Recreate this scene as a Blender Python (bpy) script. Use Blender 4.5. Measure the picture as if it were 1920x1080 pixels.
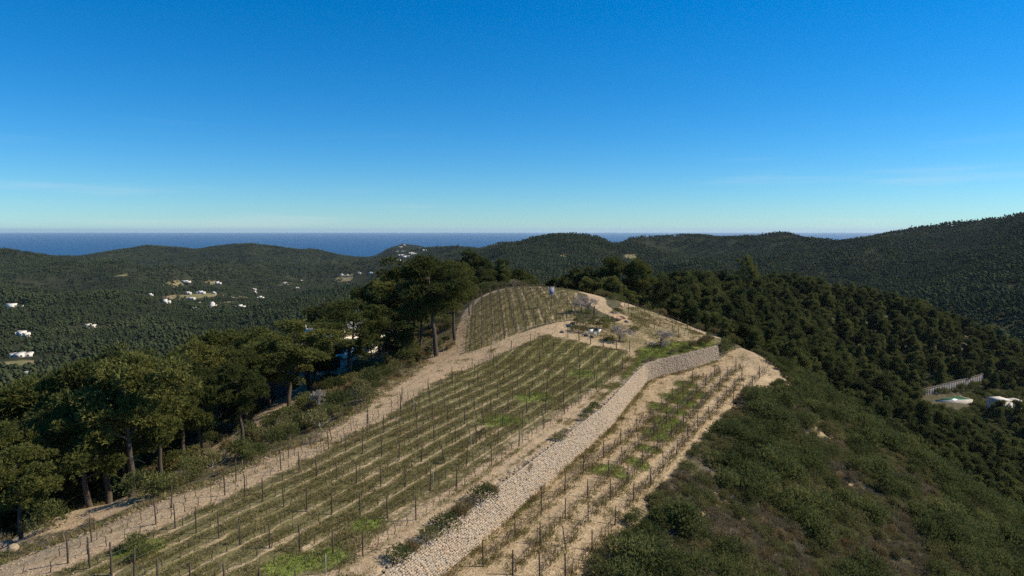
import bpy, math, random
import numpy as np
from mathutils import Vector, Matrix

R = math.radians
rng = np.random.default_rng(11)
random.seed(11)
for o in list(bpy.data.objects):
    bpy.data.objects.remove(o)

# ------------------------------------------------------------------ camera
scene = bpy.context.scene
COL = scene.collection
CAM_Z = 20.0
PITCH = math.atan(108.0 / 1280.0)
cam_data = bpy.data.cameras.new('camera')
cam_data.lens = 24.0
cam_data.sensor_width = 36.0
cam_data.clip_start = 1.0
cam_data.clip_end = 120000.0
cam = bpy.data.objects.new('camera', cam_data)
COL.objects.link(cam)
cam.location = (0, 0, CAM_Z)
cam.rotation_euler = (R(90) - PITCH, 0, 0)
scene.camera = cam

# ------------------------------------------------------------------ world, sun, exposure
SUN_EL, SUN_AZ = 41.0, 84.0          # azimuth clockwise from the view direction (+Y)
world = bpy.data.worlds.new('World')
scene.world = world
world.use_nodes = True
wn = world.node_tree
wn.nodes.clear()
sky = wn.nodes.new('ShaderNodeTexSky')
sky.sky_type = 'NISHITA'
sky.sun_disc = False
sky.sun_elevation = R(SUN_EL)
sky.sun_rotation = R(SUN_AZ)
sky.altitude = 200
sky.air_density = 1.0
sky.dust_density = 0.0
sky.ozone_density = 6.0
bg = wn.nodes.new('ShaderNodeBackground')
bg.inputs['Strength'].default_value = 0.052
hs = wn.nodes.new('ShaderNodeHueSaturation')
hs.inputs['Saturation'].default_value = 1.19
wb = wn.nodes.new('ShaderNodeMix'); wb.data_type = 'RGBA'; wb.blend_type = 'MULTIPLY'
wb.inputs[0].default_value = 1.0; wb.inputs[7].default_value = (1.08, 1.53, 1.84, 1)
wout = wn.nodes.new('ShaderNodeOutputWorld')
wn.links.new(sky.outputs[0], wb.inputs[6])
wn.links.new(wb.outputs[2], hs.inputs['Color'])
# a few thin cirrus streaks low over the sea
tcw = wn.nodes.new('ShaderNodeTexCoord'); mpw = wn.nodes.new('ShaderNodeMapping'); mpw.inputs['Scale'].default_value = (1.6, 1.6, 26)
nzw = wn.nodes.new('ShaderNodeTexNoise'); nzw.inputs['Scale'].default_value = 1.7; nzw.inputs['Detail'].default_value = 5
sxw = wn.nodes.new('ShaderNodeSeparateXYZ'); wn.links.new(tcw.outputs['Generated'], mpw.inputs[0]); wn.links.new(mpw.outputs[0], nzw.inputs[0]); wn.links.new(tcw.outputs['Generated'], sxw.inputs[0])
def wmap(v, a, b, c, d):
    x = wn.nodes.new('ShaderNodeMapRange'); x.interpolation_type = 'SMOOTHSTEP'
    wn.links.new(v, x.inputs[0])
    for i, q in enumerate((a, b, c, d)): x.inputs[i + 1].default_value = q
    return x.outputs[0]
mlw = wn.nodes.new('ShaderNodeMath'); mlw.operation = 'MULTIPLY'
wn.links.new(wmap(nzw.outputs[0], .54, .74, 0, .16), mlw.inputs[0]); wn.links.new(wmap(sxw.outputs[2], .05, .16, 1, 0), mlw.inputs[1])
cl = wn.nodes.new('ShaderNodeMix'); cl.data_type = 'RGBA'; cl.inputs[7].default_value = (11.5, 11.8, 12.0, 1)
wn.links.new(mlw.outputs[0], cl.inputs[0]); wn.links.new(hs.outputs[0], cl.inputs[6])
wn.links.new(cl.outputs[2], bg.inputs[0])
wn.links.new(bg.outputs[0], wout.inputs[0])

sun_data = bpy.data.lights.new('sun', 'SUN')
sun_data.energy = 4.4
sun_data.angle = R(0.53)
sun_data.color = (1.0, 0.89, 0.71)
sun = bpy.data.objects.new('sun', sun_data)
COL.objects.link(sun)
sd = Vector((math.sin(R(SUN_AZ)) * math.cos(R(SUN_EL)), math.cos(R(SUN_AZ)) * math.cos(R(SUN_EL)), math.sin(R(SUN_EL))))
sun.rotation_euler = sd.to_track_quat('Z', 'Y').to_euler()
sun.location = (100, 40, 150)

scene.view_settings.view_transform = 'Standard'
scene.view_settings.look = 'None'
scene.view_settings.exposure = 0.42
scene.view_settings.gamma = 1.0
scene.view_settings.use_curve_mapping = False
scene.cycles.use_denoising = False
scene.cycles.max_bounces = 6
scene.cycles.diffuse_bounces = 3
scene.cycles.glossy_bounces = 2
scene.cycles.transmission_bounces = 3
scene.cycles.transparent_max_bounces = 4
scene.cycles.volume_bounces = 1

# ------------------------------------------------------------------ picture geometry helpers
CP, SP = math.cos(PITCH), math.sin(PITCH)

def ray(u, v):
    a = (np.asarray(u, float) - 960) / 1280
    b = (540 - np.asarray(v, float)) / 1280
    return a, CP + b * SP, -SP + b * CP

def at_z(u, v, z):
    dx, dy, dz = ray(u, v)
    t = (z - CAM_Z) / dz
    return np.array([dx * t, dy * t, z + 0 * t])

def at_y(u, v, y):
    dx, dy, dz = ray(u, v)
    t = y / dy
    return np.array([dx * t, y + 0 * t, CAM_Z + dz * t])

def project(x, y, z):
    zz = np.asarray(z) - CAM_Z
    f = y * CP - zz * SP
    upc = y * SP + zz * CP
    return 960 + 1280 * x / f, 540 - 1280 * upc / f

# ------------------------------------------------------------------ numpy noise
def _hash(ix, iy, seed):
    h = (ix.astype(np.int64) * 374761393 + iy.astype(np.int64) * 668265263 + seed * 974634777) & 0xffffffff
    h = ((h ^ (h >> 13)) * 1274126177) & 0xffffffff
    return ((h ^ (h >> 16)) & 0xffff) / 65535.0

def vnoise(x, y, seed=0):
    ix, iy = np.floor(x), np.floor(y)
    fx, fy = x - ix, y - iy
    fx = fx * fx * fx * (fx * (fx * 6 - 15) + 10)
    fy = fy * fy * fy * (fy * (fy * 6 - 15) + 10)
    a = _hash(ix, iy, seed); b = _hash(ix + 1, iy, seed)
    c = _hash(ix, iy + 1, seed); d = _hash(ix + 1, iy + 1, seed)
    return (a + (b - a) * fx) * (1 - fy) + (c + (d - c) * fx) * fy - 0.5

def fbm(x, y, seed=0, octs=4):
    s, a = 0, 1.0
    for k in range(octs):
        s = s + a * vnoise(x * 2 ** k + 17.3 * k, y * 2 ** k - 9.1 * k, seed + k)
        a *= 0.5
    return s

def sstep(e0, e1, x):
    t = np.clip((x - e0) / (e1 - e0), 0, 1)
    return t * t * (3 - 2 * t)

def seg_dist(x, y, pts):
    """distance to a polyline, signed side (+ = right of its direction), arc length"""
    best = np.full(np.shape(x), 1e9); side = np.zeros(np.shape(x)); arc = np.zeros(np.shape(x))
    s0 = 0.0
    n = len(pts) - 1
    for i in range(n):
        ax, ay = pts[i][:2]; bx, by = pts[i + 1][:2]
        ex, ey = bx - ax, by - ay
        L = math.hypot(ex, ey)
        t = ((x - ax) * ex + (y - ay) * ey) / (L * L)
        tt = np.clip(t, None if i == 0 else 0, None if i == n - 1 else 1)
        tt = np.clip(tt, -400 / L, 400 / L + 1)
        d = np.hypot(x - (ax + tt * ex), y - (ay + tt * ey))
        sd_ = ((x - ax) * ey - (y - ay) * ex) / L
        m = d < best
        best = np.where(m, d, best); side = np.where(m, np.sign(sd_), side); arc = np.where(m, s0 + tt * L, arc)
        s0 += L
    return best, side, arc

def line_dist(x, y, pts):
    best = np.full(np.shape(x), 1e9)
    for i in range(len(pts) - 1):
        ax, ay = pts[i][:2]; bx, by = pts[i + 1][:2]
        ex, ey = bx - ax, by - ay
        t = np.clip(((x - ax) * ex + (y - ay) * ey) / (ex * ex + ey * ey + 1e-9), 0, 1)
        best = np.minimum(best, np.hypot(x - ax - t * ex, y - ay - t * ey))
    return best

def in_poly(x, y, poly):
    inside = np.zeros(np.shape(x), bool)
    n = len(poly)
    for i in range(n):
        x1, y1 = poly[i][:2]; x2, y2 = poly[(i + 1) % n][:2]
        c = ((y1 > y) != (y2 > y)) & (x < (x2 - x1) * (y - y1) / (y2 - y1 + 1e-12) + x1)
        inside ^= c
    return inside

def poly_sd(x, y, poly):
    """signed distance, positive inside"""
    d = line_dist(x, y, list(poly) + [poly[0]])
    return np.where(in_poly(x, y, poly), d, -d)

class RBF:
    def __init__(self, pts, c, smooth=0.0):
        p = np.asarray(pts, float)
        self.c = c; self.x = p[:, 0]; self.y = p[:, 1]
        d = np.hypot(self.x[:, None] - self.x, self.y[:, None] - self.y)
        n = len(p)
        A = np.zeros((n + 1, n + 1))
        A[:n, :n] = -np.sqrt(d * d + c * c) - smooth * np.eye(n) * 0
        A[:n, :n] += smooth * np.eye(n)
        A[n, :n] = 1; A[:n, n] = 1
        self.w = np.linalg.solve(A, np.append(p[:, 2], 0))
    def __call__(self, x, y):
        out = np.full(np.shape(x), self.w[-1])
        for i in range(len(self.x)):
            out = out - self.w[i] * np.sqrt((x - self.x[i]) ** 2 + (y - self.y[i]) ** 2 + self.c ** 2)
        return out

# ------------------------------------------------------------------ the lie of the land
SEA_Z = -180.0
# top edge of the retaining wall, traced on the field
WALL = [at_z(u, v, z)[:2] for u, v, z in [(470, 1270, -.2), (729, 1074, 0), (840, 995, 0), (940, 917, 0), (1067, 813, 0), (1140, 760, 0.1),
                                        (1185, 710, 0.3), (1212, 684, 0.5), (1240, 675, .6), (1292, 663, .8), (1348, 648, 1.0)]]
WALL = [np.array(p) for p in WALL]
_wl = np.array(WALL[1:6]); _c = _wl.mean(0); _d = np.linalg.svd(_wl - _c)[2][0]      # the long near stretch is straight
_d = _d * np.sign(_d[1])
WALL = [_c + _d * ((p - _c) @ _d) if i < 6 else p for i, p in enumerate(WALL)]
WALL_LEN = sum(np.hypot(*(WALL[i + 1] - WALL[i])) for i in range(len(WALL) - 1))

def wall_step(x, y):
    d, s, arc = seg_dist(x, y, WALL)
    h = 2.75 * (1 - .2 * sstep(WALL_LEN * .55, WALL_LEN, arc)) * (1 - sstep(WALL_LEN - 1.0, WALL_LEN + 9, arc))
    p = d * s
    return -h * (p > -0.3), p, arc

near = []
def N(u, v, z): near.append(tuple(at_z(u, v, z)))
for a in [(-150, 1150, -.5), (95, 1077, 0), (300, 1200, 0), (528, 883, 0), (740, 770, 0), (600, 1000, 0), (830, 933, 0),           (1000, 750, .1), (1025, 702, .4), (865, 690, .2), (965, 633, 3.0), (870, 665, 1.0), (1060, 615, 4.0),
          (1100, 600, 4.5), (1190, 650, 1.5), (1240, 646, 1.6), (1160, 638, 2.2), (885, 575, 5.0), (940, 542, 7.5), (1000, 537, 8.0), (1080, 548, 7.5),
          (1130, 570, 6.3), (1145, 600, 4.6), (1170, 575, 5.6), (1315, 632, 1.6), (1235, 602, 3.6), (800, 700, 0.2), (620, 815, -.1), (433, 905, -.1), (150, 1015, -.2),
          (1100, 1060, -3.9), (1000, 1250, -3.9), (1200, 960, -3.9), (1300, 830, -3.8), (1400, 735, -3.3), (1460, 705, -3.0), (1370, 640, .4), (1400, 655, -1.2),
          # left bank and the dirt road among the pines
          (-60, 1080, -4.2), (30, 1010, -4.2), (150, 960, -4.5), (230, 940, -4.6), (330, 890, -5.0), (385, 850, -5.2), (500, 775, -5.5), (540, 740, -5.6), (620, 690, -5.5), (700, 700, -3.2),
          (740, 640, -3.5), (780, 668, -1.0), (845, 640, 1.0), (855, 590, 3.0), (905, 545, 5.5)]:
    N(*a)
_acc = 0.0
for i in range(len(WALL) - 1):                       # ground just above and just below the wall
    e = WALL[i + 1] - WALL[i]; L_ = np.hypot(*e); e = e / L_; n_ = np.array([e[1], -e[0]])
    for f in (.25, .75):
        c_ = WALL[i] + e * L_ * f
        zt_ = np.interp(c_[1], [30, 75, 95, 118], [0.0, 0.05, 0.5, 1.0])
        near.append((*(c_ - n_ * 1.8), zt_)); near.append((*(c_ + n_ * 1.8), zt_ - np.interp(c_[1], [80, 118], [2.75, 2.2])))
E0 = np.array([11.3, 58.7]); ED = np.array([.487, .873]); EN = np.array([.873, -.487])
for s in (-45, -15, 15, 40, 58):
    for p, z in ((10, -9.0), (25, -17.5), (45, -30), (70, -44), (100, -56)):
        q = E0 + ED * s + EN * p
        near.append((q[0], q[1], z + (1.5 if s > 35 else 0)))
def NY(u, v, y, below=0.0):
    p = at_y(u, v, y); near.append((p[0], p[1], p[2] - below))
# beyond the top field, and the pine spur on the right (treetop line, ground lies below it)
for a in [(990, 545, 175, 4), (920, 535, 190, 6), (1080, 540, 180, 5), (1150, 548, 185, 5.5), (1230, 530, 215, 6.5), (1300, 520, 240, 7), (1400, 522, 265, 7.5), (1500, 520, 295, 8), (1600, 535, 315, 8),
          (1700, 550, 330, 8), (1780, 583, 330, 8), (1850, 618, 325, 8), (1920, 650, 320, 8), (2100, 700, 320, 8), (2300, 740, 330, 8),
          (1330, 590, 150, 6), (1400, 630, 148, 7), (1500, 640, 185, 8), (1480, 700, 150, 8), (1600, 680, 205, 8), (1600, 760, 170, 8), (1700, 740, 245, 6), (1770, 752, 238, 3), (1740, 722, 262, 1), (1860, 760, 250, 3), (1900, 790, 238, 3), (1890, 840, 225, 2), (1980, 780, 250, 3), (1990, 860, 220, 3), (2150, 860, 230, 3),
          (1300, 480, 420, 40), (1500, 500, 460, 45), (1750, 520, 480, 50), (2050, 620, 470, 40),
          (1000, 500, 300, 45), (850, 560, 260, 45), (700, 600, 230, 22), (560, 620, 220, 26), (400, 700, 190, 24), (200, 780, 170, 26), (0, 860, 150, 26), (-200, 950, 130, 26),
          (640, 640, 165, 10), (480, 700, 145, 12), (250, 830, 110, 10), (100, 900, 95, 10), (0, 960, 80, 8), (-150, 1050, 70, 8)]:
    NY(*a)

far = []
def F(u, v, y, below=9.0):
    p = at_y(u, v, y); far.append((p[0], p[1], max(p[2] - below, SEA_Z - 12)))
TH = 8.0
for a in [  # left hill
          (-500, 440, 2000), (-250, 452, 2100), (-100, 460, 2150), (0, 463, 2200), (50, 470, 2250), (100, 480, 2350), (150, 500, 2300), (200, 522, 2200), (260, 545, 2050),
          (-300, 560, 1200), (0, 540, 1250), (60, 577, 1000), (150, 560, 1300), (-100, 600, 900), (100, 520, 1700), (-250, 500, 1700),
          (150, 535, 1300), (220, 552, 1150), (300, 578, 1000), (380, 596, 900), (460, 610, 850),
          # saddle and middle hill
          (100, 482, 3300), (150, 480, 3500), (200, 472, 3500), (240, 465, 3500), (280, 459, 3550), (330, 463, 3600), (370, 467, 3550), (400, 461, 3400), (435, 456, 3350), (480, 457, 3350), (520, 461, 3400), (560, 468, 3450),
          (590, 466, 3450), (620, 473, 3500), (660, 480, 3600), (690, 482, 3700), (300, 500, 2900), (450, 500, 2700), (560, 505, 2800), (650, 505, 2900), (400, 520, 2400),
          # village hill
          (710, 477, 4500), (730, 465, 4500), (755, 457, 4550), (775, 458, 4550), (795, 464, 4500), (815, 470, 4400), (755, 482, 4200), (780, 490, 3600),
          (810, 466, 3000), (835, 460, 2950), (870, 462, 2900), (905, 466, 2850), (920, 461, 4600), (945, 452, 4600), (970, 457, 4600),
          # dome
          (905, 470, 2000), (960, 459, 1950), (1000, 445, 1900), (1040, 437.5, 1900), (1090, 437.5, 1900), (1120, 443, 1900), (1145, 455, 1950), (1165, 460, 2100),
          (1000, 490, 1500), (1080, 490, 1480), (1130, 510, 1350), (900, 500, 1700), (950, 520, 1250), (1050, 530, 1150),
          # ridge right of it
          (1180, 452, 2700), (1200, 447, 2700), (1250, 448, 2700), (1280, 444, 2700), (1310, 447, 2700), (1350, 450, 2700), (1400, 447, 2500), (1430, 440, 2300), (1460, 432, 2250), (1480, 435, 2250), (1510, 450, 2200), (1540, 451, 2200), (1554, 459, 2100), (1155, 475, 2600), (1120, 475, 2600), (680, 488, 3350), (1560, 470, 2400),
          (1230, 475, 1900), (1300, 490, 1650), (1400, 480, 1700), (1300, 505, 1250), (1420, 505, 1250), (1200, 510, 1400),
          # big right hill with spurs
          (1600, 451, 1900), (1660, 439, 1850), (1750, 426, 1750), (1850, 412, 1650), (1920, 401, 1600), (2100, 375, 1500), (2400, 350, 1400),
          (1600, 478, 1450), (1700, 476, 1350), (1800, 464, 1250), (1920, 445, 1150), (1480, 495, 1350), (1560, 490, 1350), (1650, 500, 1150), (1560, 520, 1050), (1680, 535, 950), (1760, 520, 950), (2100, 430, 1100),
          (1920, 478, 820), (1850, 505, 790), (1760, 535, 760), (1680, 556, 720), (2080, 450, 830), (1900, 560, 560), (1800, 560, 620), (1720, 560, 640), (1980, 600, 520), (2200, 520, 700),
          ]:
    F(*a, TH)
for a in [  # valley floor
          (60, 705, 600), (40, 667, 680), (165, 613, 880), (20, 627, 780), (-150, 720, 560), (250, 640, 760), (120, 640, 780), (390, 577, 1400), (300, 571, 1450), (370, 550, 1700), (345, 527, 2050), (440, 577, 1400), (540, 532, 2000), (665, 516, 2500),
          (630, 541, 1750), (700, 540, 1600), (480, 558, 1600), (560, 575, 1300), (700, 560, 1200), (800, 560, 1000), (420, 640, 800), (600, 610, 850), (750, 520, 2200), (850, 510, 2000), (820, 495, 2500)]:
    F(*a, 0.5)
for x, y in [(-3500, 4700), (-2500, 5000), (-1500, 5100), (-3600, 3500), (-4600, 3200), (-600, 5200), (300, 5300), (1200, 5000), (2200, 4600), (3300, 4200), (600, 3600), (150, 3300), (-150, 3700), (450, 2900), (1300, 3800), (-900, 5600), (-5000, 4500), (5000, 3500)]:
    far.append((x, y, SEA_Z - 25))
for x, y, z in [(0, 60, 0), (-20, 100, 0), (20, 140, 5), (60, 60, -30), (120, 100, -60), (-60, 60, -8), (-150, 100, -40), (-350, 200, -85), (-500, 400, -95), (-300, 450, -85), (0, 420, -60), (0, 700, -85), (200, 600, -75), (100, 300, -28), (150, 300, -12), (250, 330, -45), (400, 300, -65), (350, 450, -75), (-100, 300, -50), (300, -200, -80), (-300, -200, -60), (0, -300, -40), (1200, 300, -20), (-1200, 400, -70), (900, 500, 10), (-900, 900, -90)]:
    far.append((x, y, z))
def relief(x, y):
    r = np.hypot(x, y)
    rid = (.25 - np.abs(fbm(x / 520, y / 520, 15, 3))) * 150
    return (fbm(x / 520, y / 520, 5, 3) * 26 + rid) * sstep(600, 1500, r) + fbm(x / 90, y / 90, 9, 3) * 5 * sstep(350, 700, r)
fa_ = np.array(far); fa_[:, 2] -= relief(fa_[:, 0], fa_[:, 1])
FAR = RBF(fa_, 70.0, 1.0)
for k in range(28):
    a = R(-60 + k * 120 / 27)
    for d in (520,):
        x, y = d * math.sin(a), d * math.cos(a)
        near.append((x, y, float(FAR(np.array(x), np.array(y)))))
near_adj = []
for (x, y, z) in near:
    s, p, arc = wall_step(np.array(x), np.array(y))
    near_adj.append((x, y, z - float(s)))
NEAR = RBF(near_adj, 7.0, 0.6)

SKYLINE = np.array([(-400, 440), (0, 463), (50, 470), (100, 479), (150, 480), (200, 472), (240, 465), (280, 459), (330, 463), (370, 467), (400, 461), (435, 456), (480, 457), (520, 461), (560, 468), (590, 466), (620, 474), (660, 481), (695, 482), (710, 477), (730, 465), (755, 457), (775, 458), (800, 465), (835, 460), (905, 466), (920, 461), (945, 452), (970, 456), (1000, 445), (1040, 437), (1090, 437), (1120, 443), (1145, 455), (1160, 458), (1180, 446), (1200, 440), (1250, 441), (1280, 437), (1310, 439), (1350, 444), (1400, 441), (1430, 436), (1460, 430), (1480, 433), (1510, 445), (1540, 446), (1554, 453), (1600, 447), (1660, 434), (1750, 420), (1850, 406), (1920, 396), (2400, 340)], float)
def land(x, y):
    r = np.hypot(x, y)
    w = sstep(330, 500, r)
    zf = FAR(x, y) + relief(x, y)
    zf = np.where(r < 2800, np.maximum(zf, -160 + .15 * np.minimum(zf + 160, 0)), zf)
    vs = np.interp(960 + 1280 * x / np.maximum(y, 50), SKYLINE[:, 0], SKYLINE[:, 1])      # no hill stands higher than its ridge line
    zf = np.where(y > 700, np.minimum(zf, CAM_Z - y * (vs - 432) / 1280 - 7.5), zf)
    st, p, arc = wall_step(x, y)
    zn = NEAR(x, y) + st
    rough = fbm(x / 6.0, y / 6.0, 3, 3) * 0.9 * sstep(6, 16, line_dist(x, y, HILLTOP_AXIS) - 14)
    fine = fbm(x / 1.1, y / 1.1, 21, 2) * 0.10
    return np.where(r > 520, zf, zn * (1 - w) + zf * w + rough * (1 - w) + fine * (1 - w))

HILLTOP_AXIS = [(-10, 30), (8, 75), (15, 110), (8, 150)]

def lines(fine0, fine1, step, lo, hi, grow):
    a = list(np.arange(fine0, fine1 + 1e-6, step))
    s = step; x = a[-1]
    while x < hi:
        s = min(s * grow, 34); x += s; a.append(x)
    s = step; x = a[0]; b = []
    while x > lo:
        s = min(s * grow, 34); x -= s; b.append(x)
    return np.array(b[::-1] + a)

XS = lines(-40, 52, 0.4, -4600, 3600, 1.06)
YS = lines(34, 150, 0.4, -60, 5200, 1.045)
GX, GY = np.meshgrid(XS, YS)
GZ = land(GX, GY)

def H(x, y):
    x = np.asarray(x, float); y = np.asarray(y, float)
    i = np.clip(np.searchsorted(XS, x) - 1, 0, len(XS) - 2)
    j = np.clip(np.searchsorted(YS, y) - 1, 0, len(YS) - 2)
    fx = np.clip((x - XS[i]) / (XS[i + 1] - XS[i]), 0, 1); fy = np.clip((y - YS[j]) / (YS[j + 1] - YS[j]), 0, 1)
    return (GZ[j, i] * (1 - fx) + GZ[j, i + 1] * fx) * (1 - fy) + (GZ[j + 1, i] * (1 - fx) + GZ[j + 1, i + 1] * fx) * fy

_T = np.concatenate([np.arange(25, 200, 0.25), np.geomspace(200, 6000, 900)])
def hit(u, v, tmin=0.0):
    """where the line of sight through a picture point meets the ground"""
    dx, dy, dz = ray(u, v)
    t = _T[_T > tmin] / dy
    z = CAM_Z + dz * t; h = H(dx * t, dy * t)
    below = np.nonzero(z < h)[0]
    if len(below) == 0:
        t0 = t[-1]
    else:
        k = below[0]
        if k == 0: t0 = t[0]
        else:
            a, b = z[k - 1] - h[k - 1], z[k] - h[k]
            t0 = t[k - 1] + (t[k] - t[k - 1]) * a / (a - b)
    x, y = dx * t0, dy * t0
    return np.array([x, y, float(H(x, y))])

def visible_xy(x, y, margin=0.06):
    return (y > 5) & (np.abs(x) < (0.75 + margin) * y + 8)

# ------------------------------------------------------------------ mesh helpers
def mesh_np(name, V, Fs, mats=(), midx=None, smooth=False):
    """Fs: list of (n,k) index arrays (k = 3 or 4)"""
    V = np.asarray(V, np.float32)
    m = bpy.data.meshes.new(name)
    m.vertices.add(len(V)); m.vertices.foreach_set('co', V.ravel())
    loops = np.concatenate([f.ravel() for f in Fs]).astype(np.int32)
    counts = np.concatenate([np.full(len(f), f.shape[1]) for f in Fs])
    starts = np.concatenate([[0], np.cumsum(counts)[:-1]]).astype(np.int32)
    m.loops.add(len(loops)); m.loops.foreach_set('vertex_index', loops)
    m.polygons.add(len(counts)); m.polygons.foreach_set('loop_start', starts)
    if midx is not None: m.polygons.foreach_set('material_index', np.asarray(midx, np.int32))
    if smooth: m.polygons.foreach_set('use_smooth', np.ones(len(counts), bool))
    for mt in mats: m.materials.append(mt)
    m.update(calc_edges=True)
    return m

def link(name, data, parent=None, loc=None, rz=None, scale=None):
    o = bpy.data.objects.new(name, data)
    COL.objects.link(o)
    if parent is not None: o.parent = parent
    if loc is not None: o.location = [float(c) for c in loc]
    if rz is not None: o.rotation_euler = (0, 0, float(rz))
    if scale is not None: o.scale = (float(scale),) * 3 if np.isscalar(scale) else [float(c) for c in scale]
    return o

def tag(o, label=None, cat=None, group=None, kind=None):
    if label: o['label'] = label
    if cat: o['category'] = cat
    if group: o['group'] = group
    if kind: o['kind'] = kind
    return o

class MB:
    """collects boxes, tubes and loose faces for one mesh"""
    def __init__(self): self.V = []; self.Q = []; self.T = []; self.n = 0
    def add(self, V, Q=None, T=None):
        V = np.asarray(V, float).reshape(-1, 3)
        if Q is not None and len(Q): self.Q.append(np.asarray(Q).reshape(-1, 4) + self.n)
        if T is not None and len(T): self.T.append(np.asarray(T).reshape(-1, 3) + self.n)
        self.V.append(V); self.n += len(V)
    def box(self, c, s, rz=0.0):
        x, y, z = np.array(s) / 2
        v = np.array([[-x, -y, -z], [x, -y, -z], [x, y, -z], [-x, y, -z], [-x, -y, z], [x, -y, z], [x, y, z], [-x, y, z]])
        ca, sa = math.cos(rz), math.sin(rz)
        v = v @ np.array([[ca, sa, 0], [-sa, ca, 0], [0, 0, 1]]) + np.array(c)
        self.add(v, [[0, 3, 2, 1], [4, 5, 6, 7], [0, 1, 5, 4], [1, 2, 6, 5], [2, 3, 7, 6], [3, 0, 4, 7]])
    def tube(self, pts, rad, n=6, cap=True):
        pts = np.asarray(pts, float); rad = np.broadcast_to(rad, len(pts))
        d = np.gradient(pts, axis=0); d /= np.linalg.norm(d, axis=1)[:, None] + 1e-9
        ref = np.where(np.abs(d[:, 2:3]) > 0.9, [[1.0, 0, 0]], [[0, 0, 1.0]])
        a = np.cross(d, ref); a /= np.linalg.norm(a, axis=1)[:, None] + 1e-9
        b = np.cross(d, a)
        th = np.arange(n) * 2 * math.pi / n
        ring = pts[:, None] + rad[:, None, None] * (a[:, None] * np.cos(th)[None, :, None] + b[:, None] * np.sin(th)[None, :, None])
        k = len(pts)
        i = np.arange(k - 1)[:, None] * n; j = np.arange(n)[None]; j2 = (np.arange(n) + 1)[None] % n
        Q = np.stack([i + j, i + j2, i + n + j2, i + n + j], -1).reshape(-1, 4)
        V = ring.reshape(-1, 3); T = None
        if cap:
            V = np.vstack([V, pts[-1:] + d[-1:] * rad[-1] * 0.3])
            e = (k - 1) * n
            T = np.stack([e + np.arange(n), e + (np.arange(n) + 1) % n, np.full(n, len(V) - 1)], -1)
        self.add(V, Q, T)
    def mesh(self, name, mats=(), smooth=False):
        Fs = []
        if self.Q: Fs.append(np.vstack(self.Q))
        if self.T: Fs.append(np.vstack(self.T))
        return mesh_np(name, np.vstack(self.V), Fs, mats, None, smooth)
    def build(self, name, mat, parent=None, smooth=False, **k):
        return link(name, self.mesh(name, [mat], smooth), parent, **k)

def unit(v): return v / (np.linalg.norm(v, axis=-1, keepdims=True) + 1e-9)

# ------------------------------------------------------------------ materials
class NT:
    def __init__(self, name):
        self.m = bpy.data.materials.new(name); self.m.use_nodes = True
        self.t = self.m.node_tree; self.t.nodes.clear()
        self.out = self.t.nodes.new('ShaderNodeOutputMaterial')
    def n(self, typ, **k):
        x = self.t.nodes.new(typ)
        for a, b in k.items():
            if a.startswith('i_'):
                key = a[2:]
                x.inputs[int(key) if key.isdigit() else key.replace('_', ' ')].default_value = b
            else: setattr(x, a, b)
        return x
    def l(self, a, b): self.t.links.new(a, b)
    def math(self, op, a, b=None, c=None):
        x = self.t.nodes.new('ShaderNodeMath'); x.operation = op
        for i, v in enumerate((a, b, c)):
            if v is None: continue
            if isinstance(v, (int, float)): x.inputs[i].default_value = v
            else: self.l(v, x.inputs[i])
        return x.outputs[0]
    def mix(self, f, a, b):
        x = self.t.nodes.new('ShaderNodeMix'); x.data_type = 'RGBA'
        for i, v in ((0, f), (6, a), (7, b)):
            if isinstance(v, (int, float)): x.inputs[i].default_value = v
            elif isinstance(v, tuple): x.inputs[i].default_value = (*v[:3], 1)
            else: self.l(v, x.inputs[i])
        return x.outputs[2]
    def noise(self, scale, detail=4, rough=0.6, vec=None, out=0):
        x = self.n('ShaderNodeTexNoise'); x.inputs['Scale'].default_value = scale
        x.inputs['Detail'].default_value = detail; x.inputs['Roughness'].default_value = rough
        if vec is not None: self.l(vec, x.inputs['Vector'])
        return x.outputs[out]
    def ss(self, v, e0, e1):
        x = self.n('ShaderNodeMapRange'); x.interpolation_type = 'SMOOTHSTEP'
        self.l(v, x.inputs[0]); x.inputs[1].default_value = e0; x.inputs[2].default_value = e1
        return x.outputs[0]
    def bsdf(self, col, rough=0.9, bump=None, bstr=0.5, bdist=0.05, spec=0.2):
        p = self.n('ShaderNodeBsdfPrincipled'); p.inputs['Roughness'].default_value = rough
        p.inputs['Specular IOR Level'].default_value = spec
        if isinstance(col, tuple): p.inputs['Base Color'].default_value = (*col, 1)
        else: self.l(col, p.inputs['Base Color'])
        if bump is not None:
            b = self.n('ShaderNodeBump'); b.inputs['Strength'].default_value = bstr; b.inputs['Distance'].default_value = bdist
            self.l(bump, b.inputs['Height']); self.l(b.outputs[0], p.inputs['Normal'])
        self.l(p.outputs[0], self.out.inputs[0]); return p

def simple_mat(name, c1, c2, scale=6.0, rough=0.85, bstr=0.3, bdist=0.02, spec=0.25):
    t = NT(name); tc = t.n('ShaderNodeTexCoord').outputs['Object']
    f = t.noise(scale, 5, 0.65, tc); f2 = t.ss(f, 0.3, 0.7)
    t.bsdf(t.mix(f2, c1, c2), rough, f, bstr, bdist, spec)
    return t.m

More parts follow.
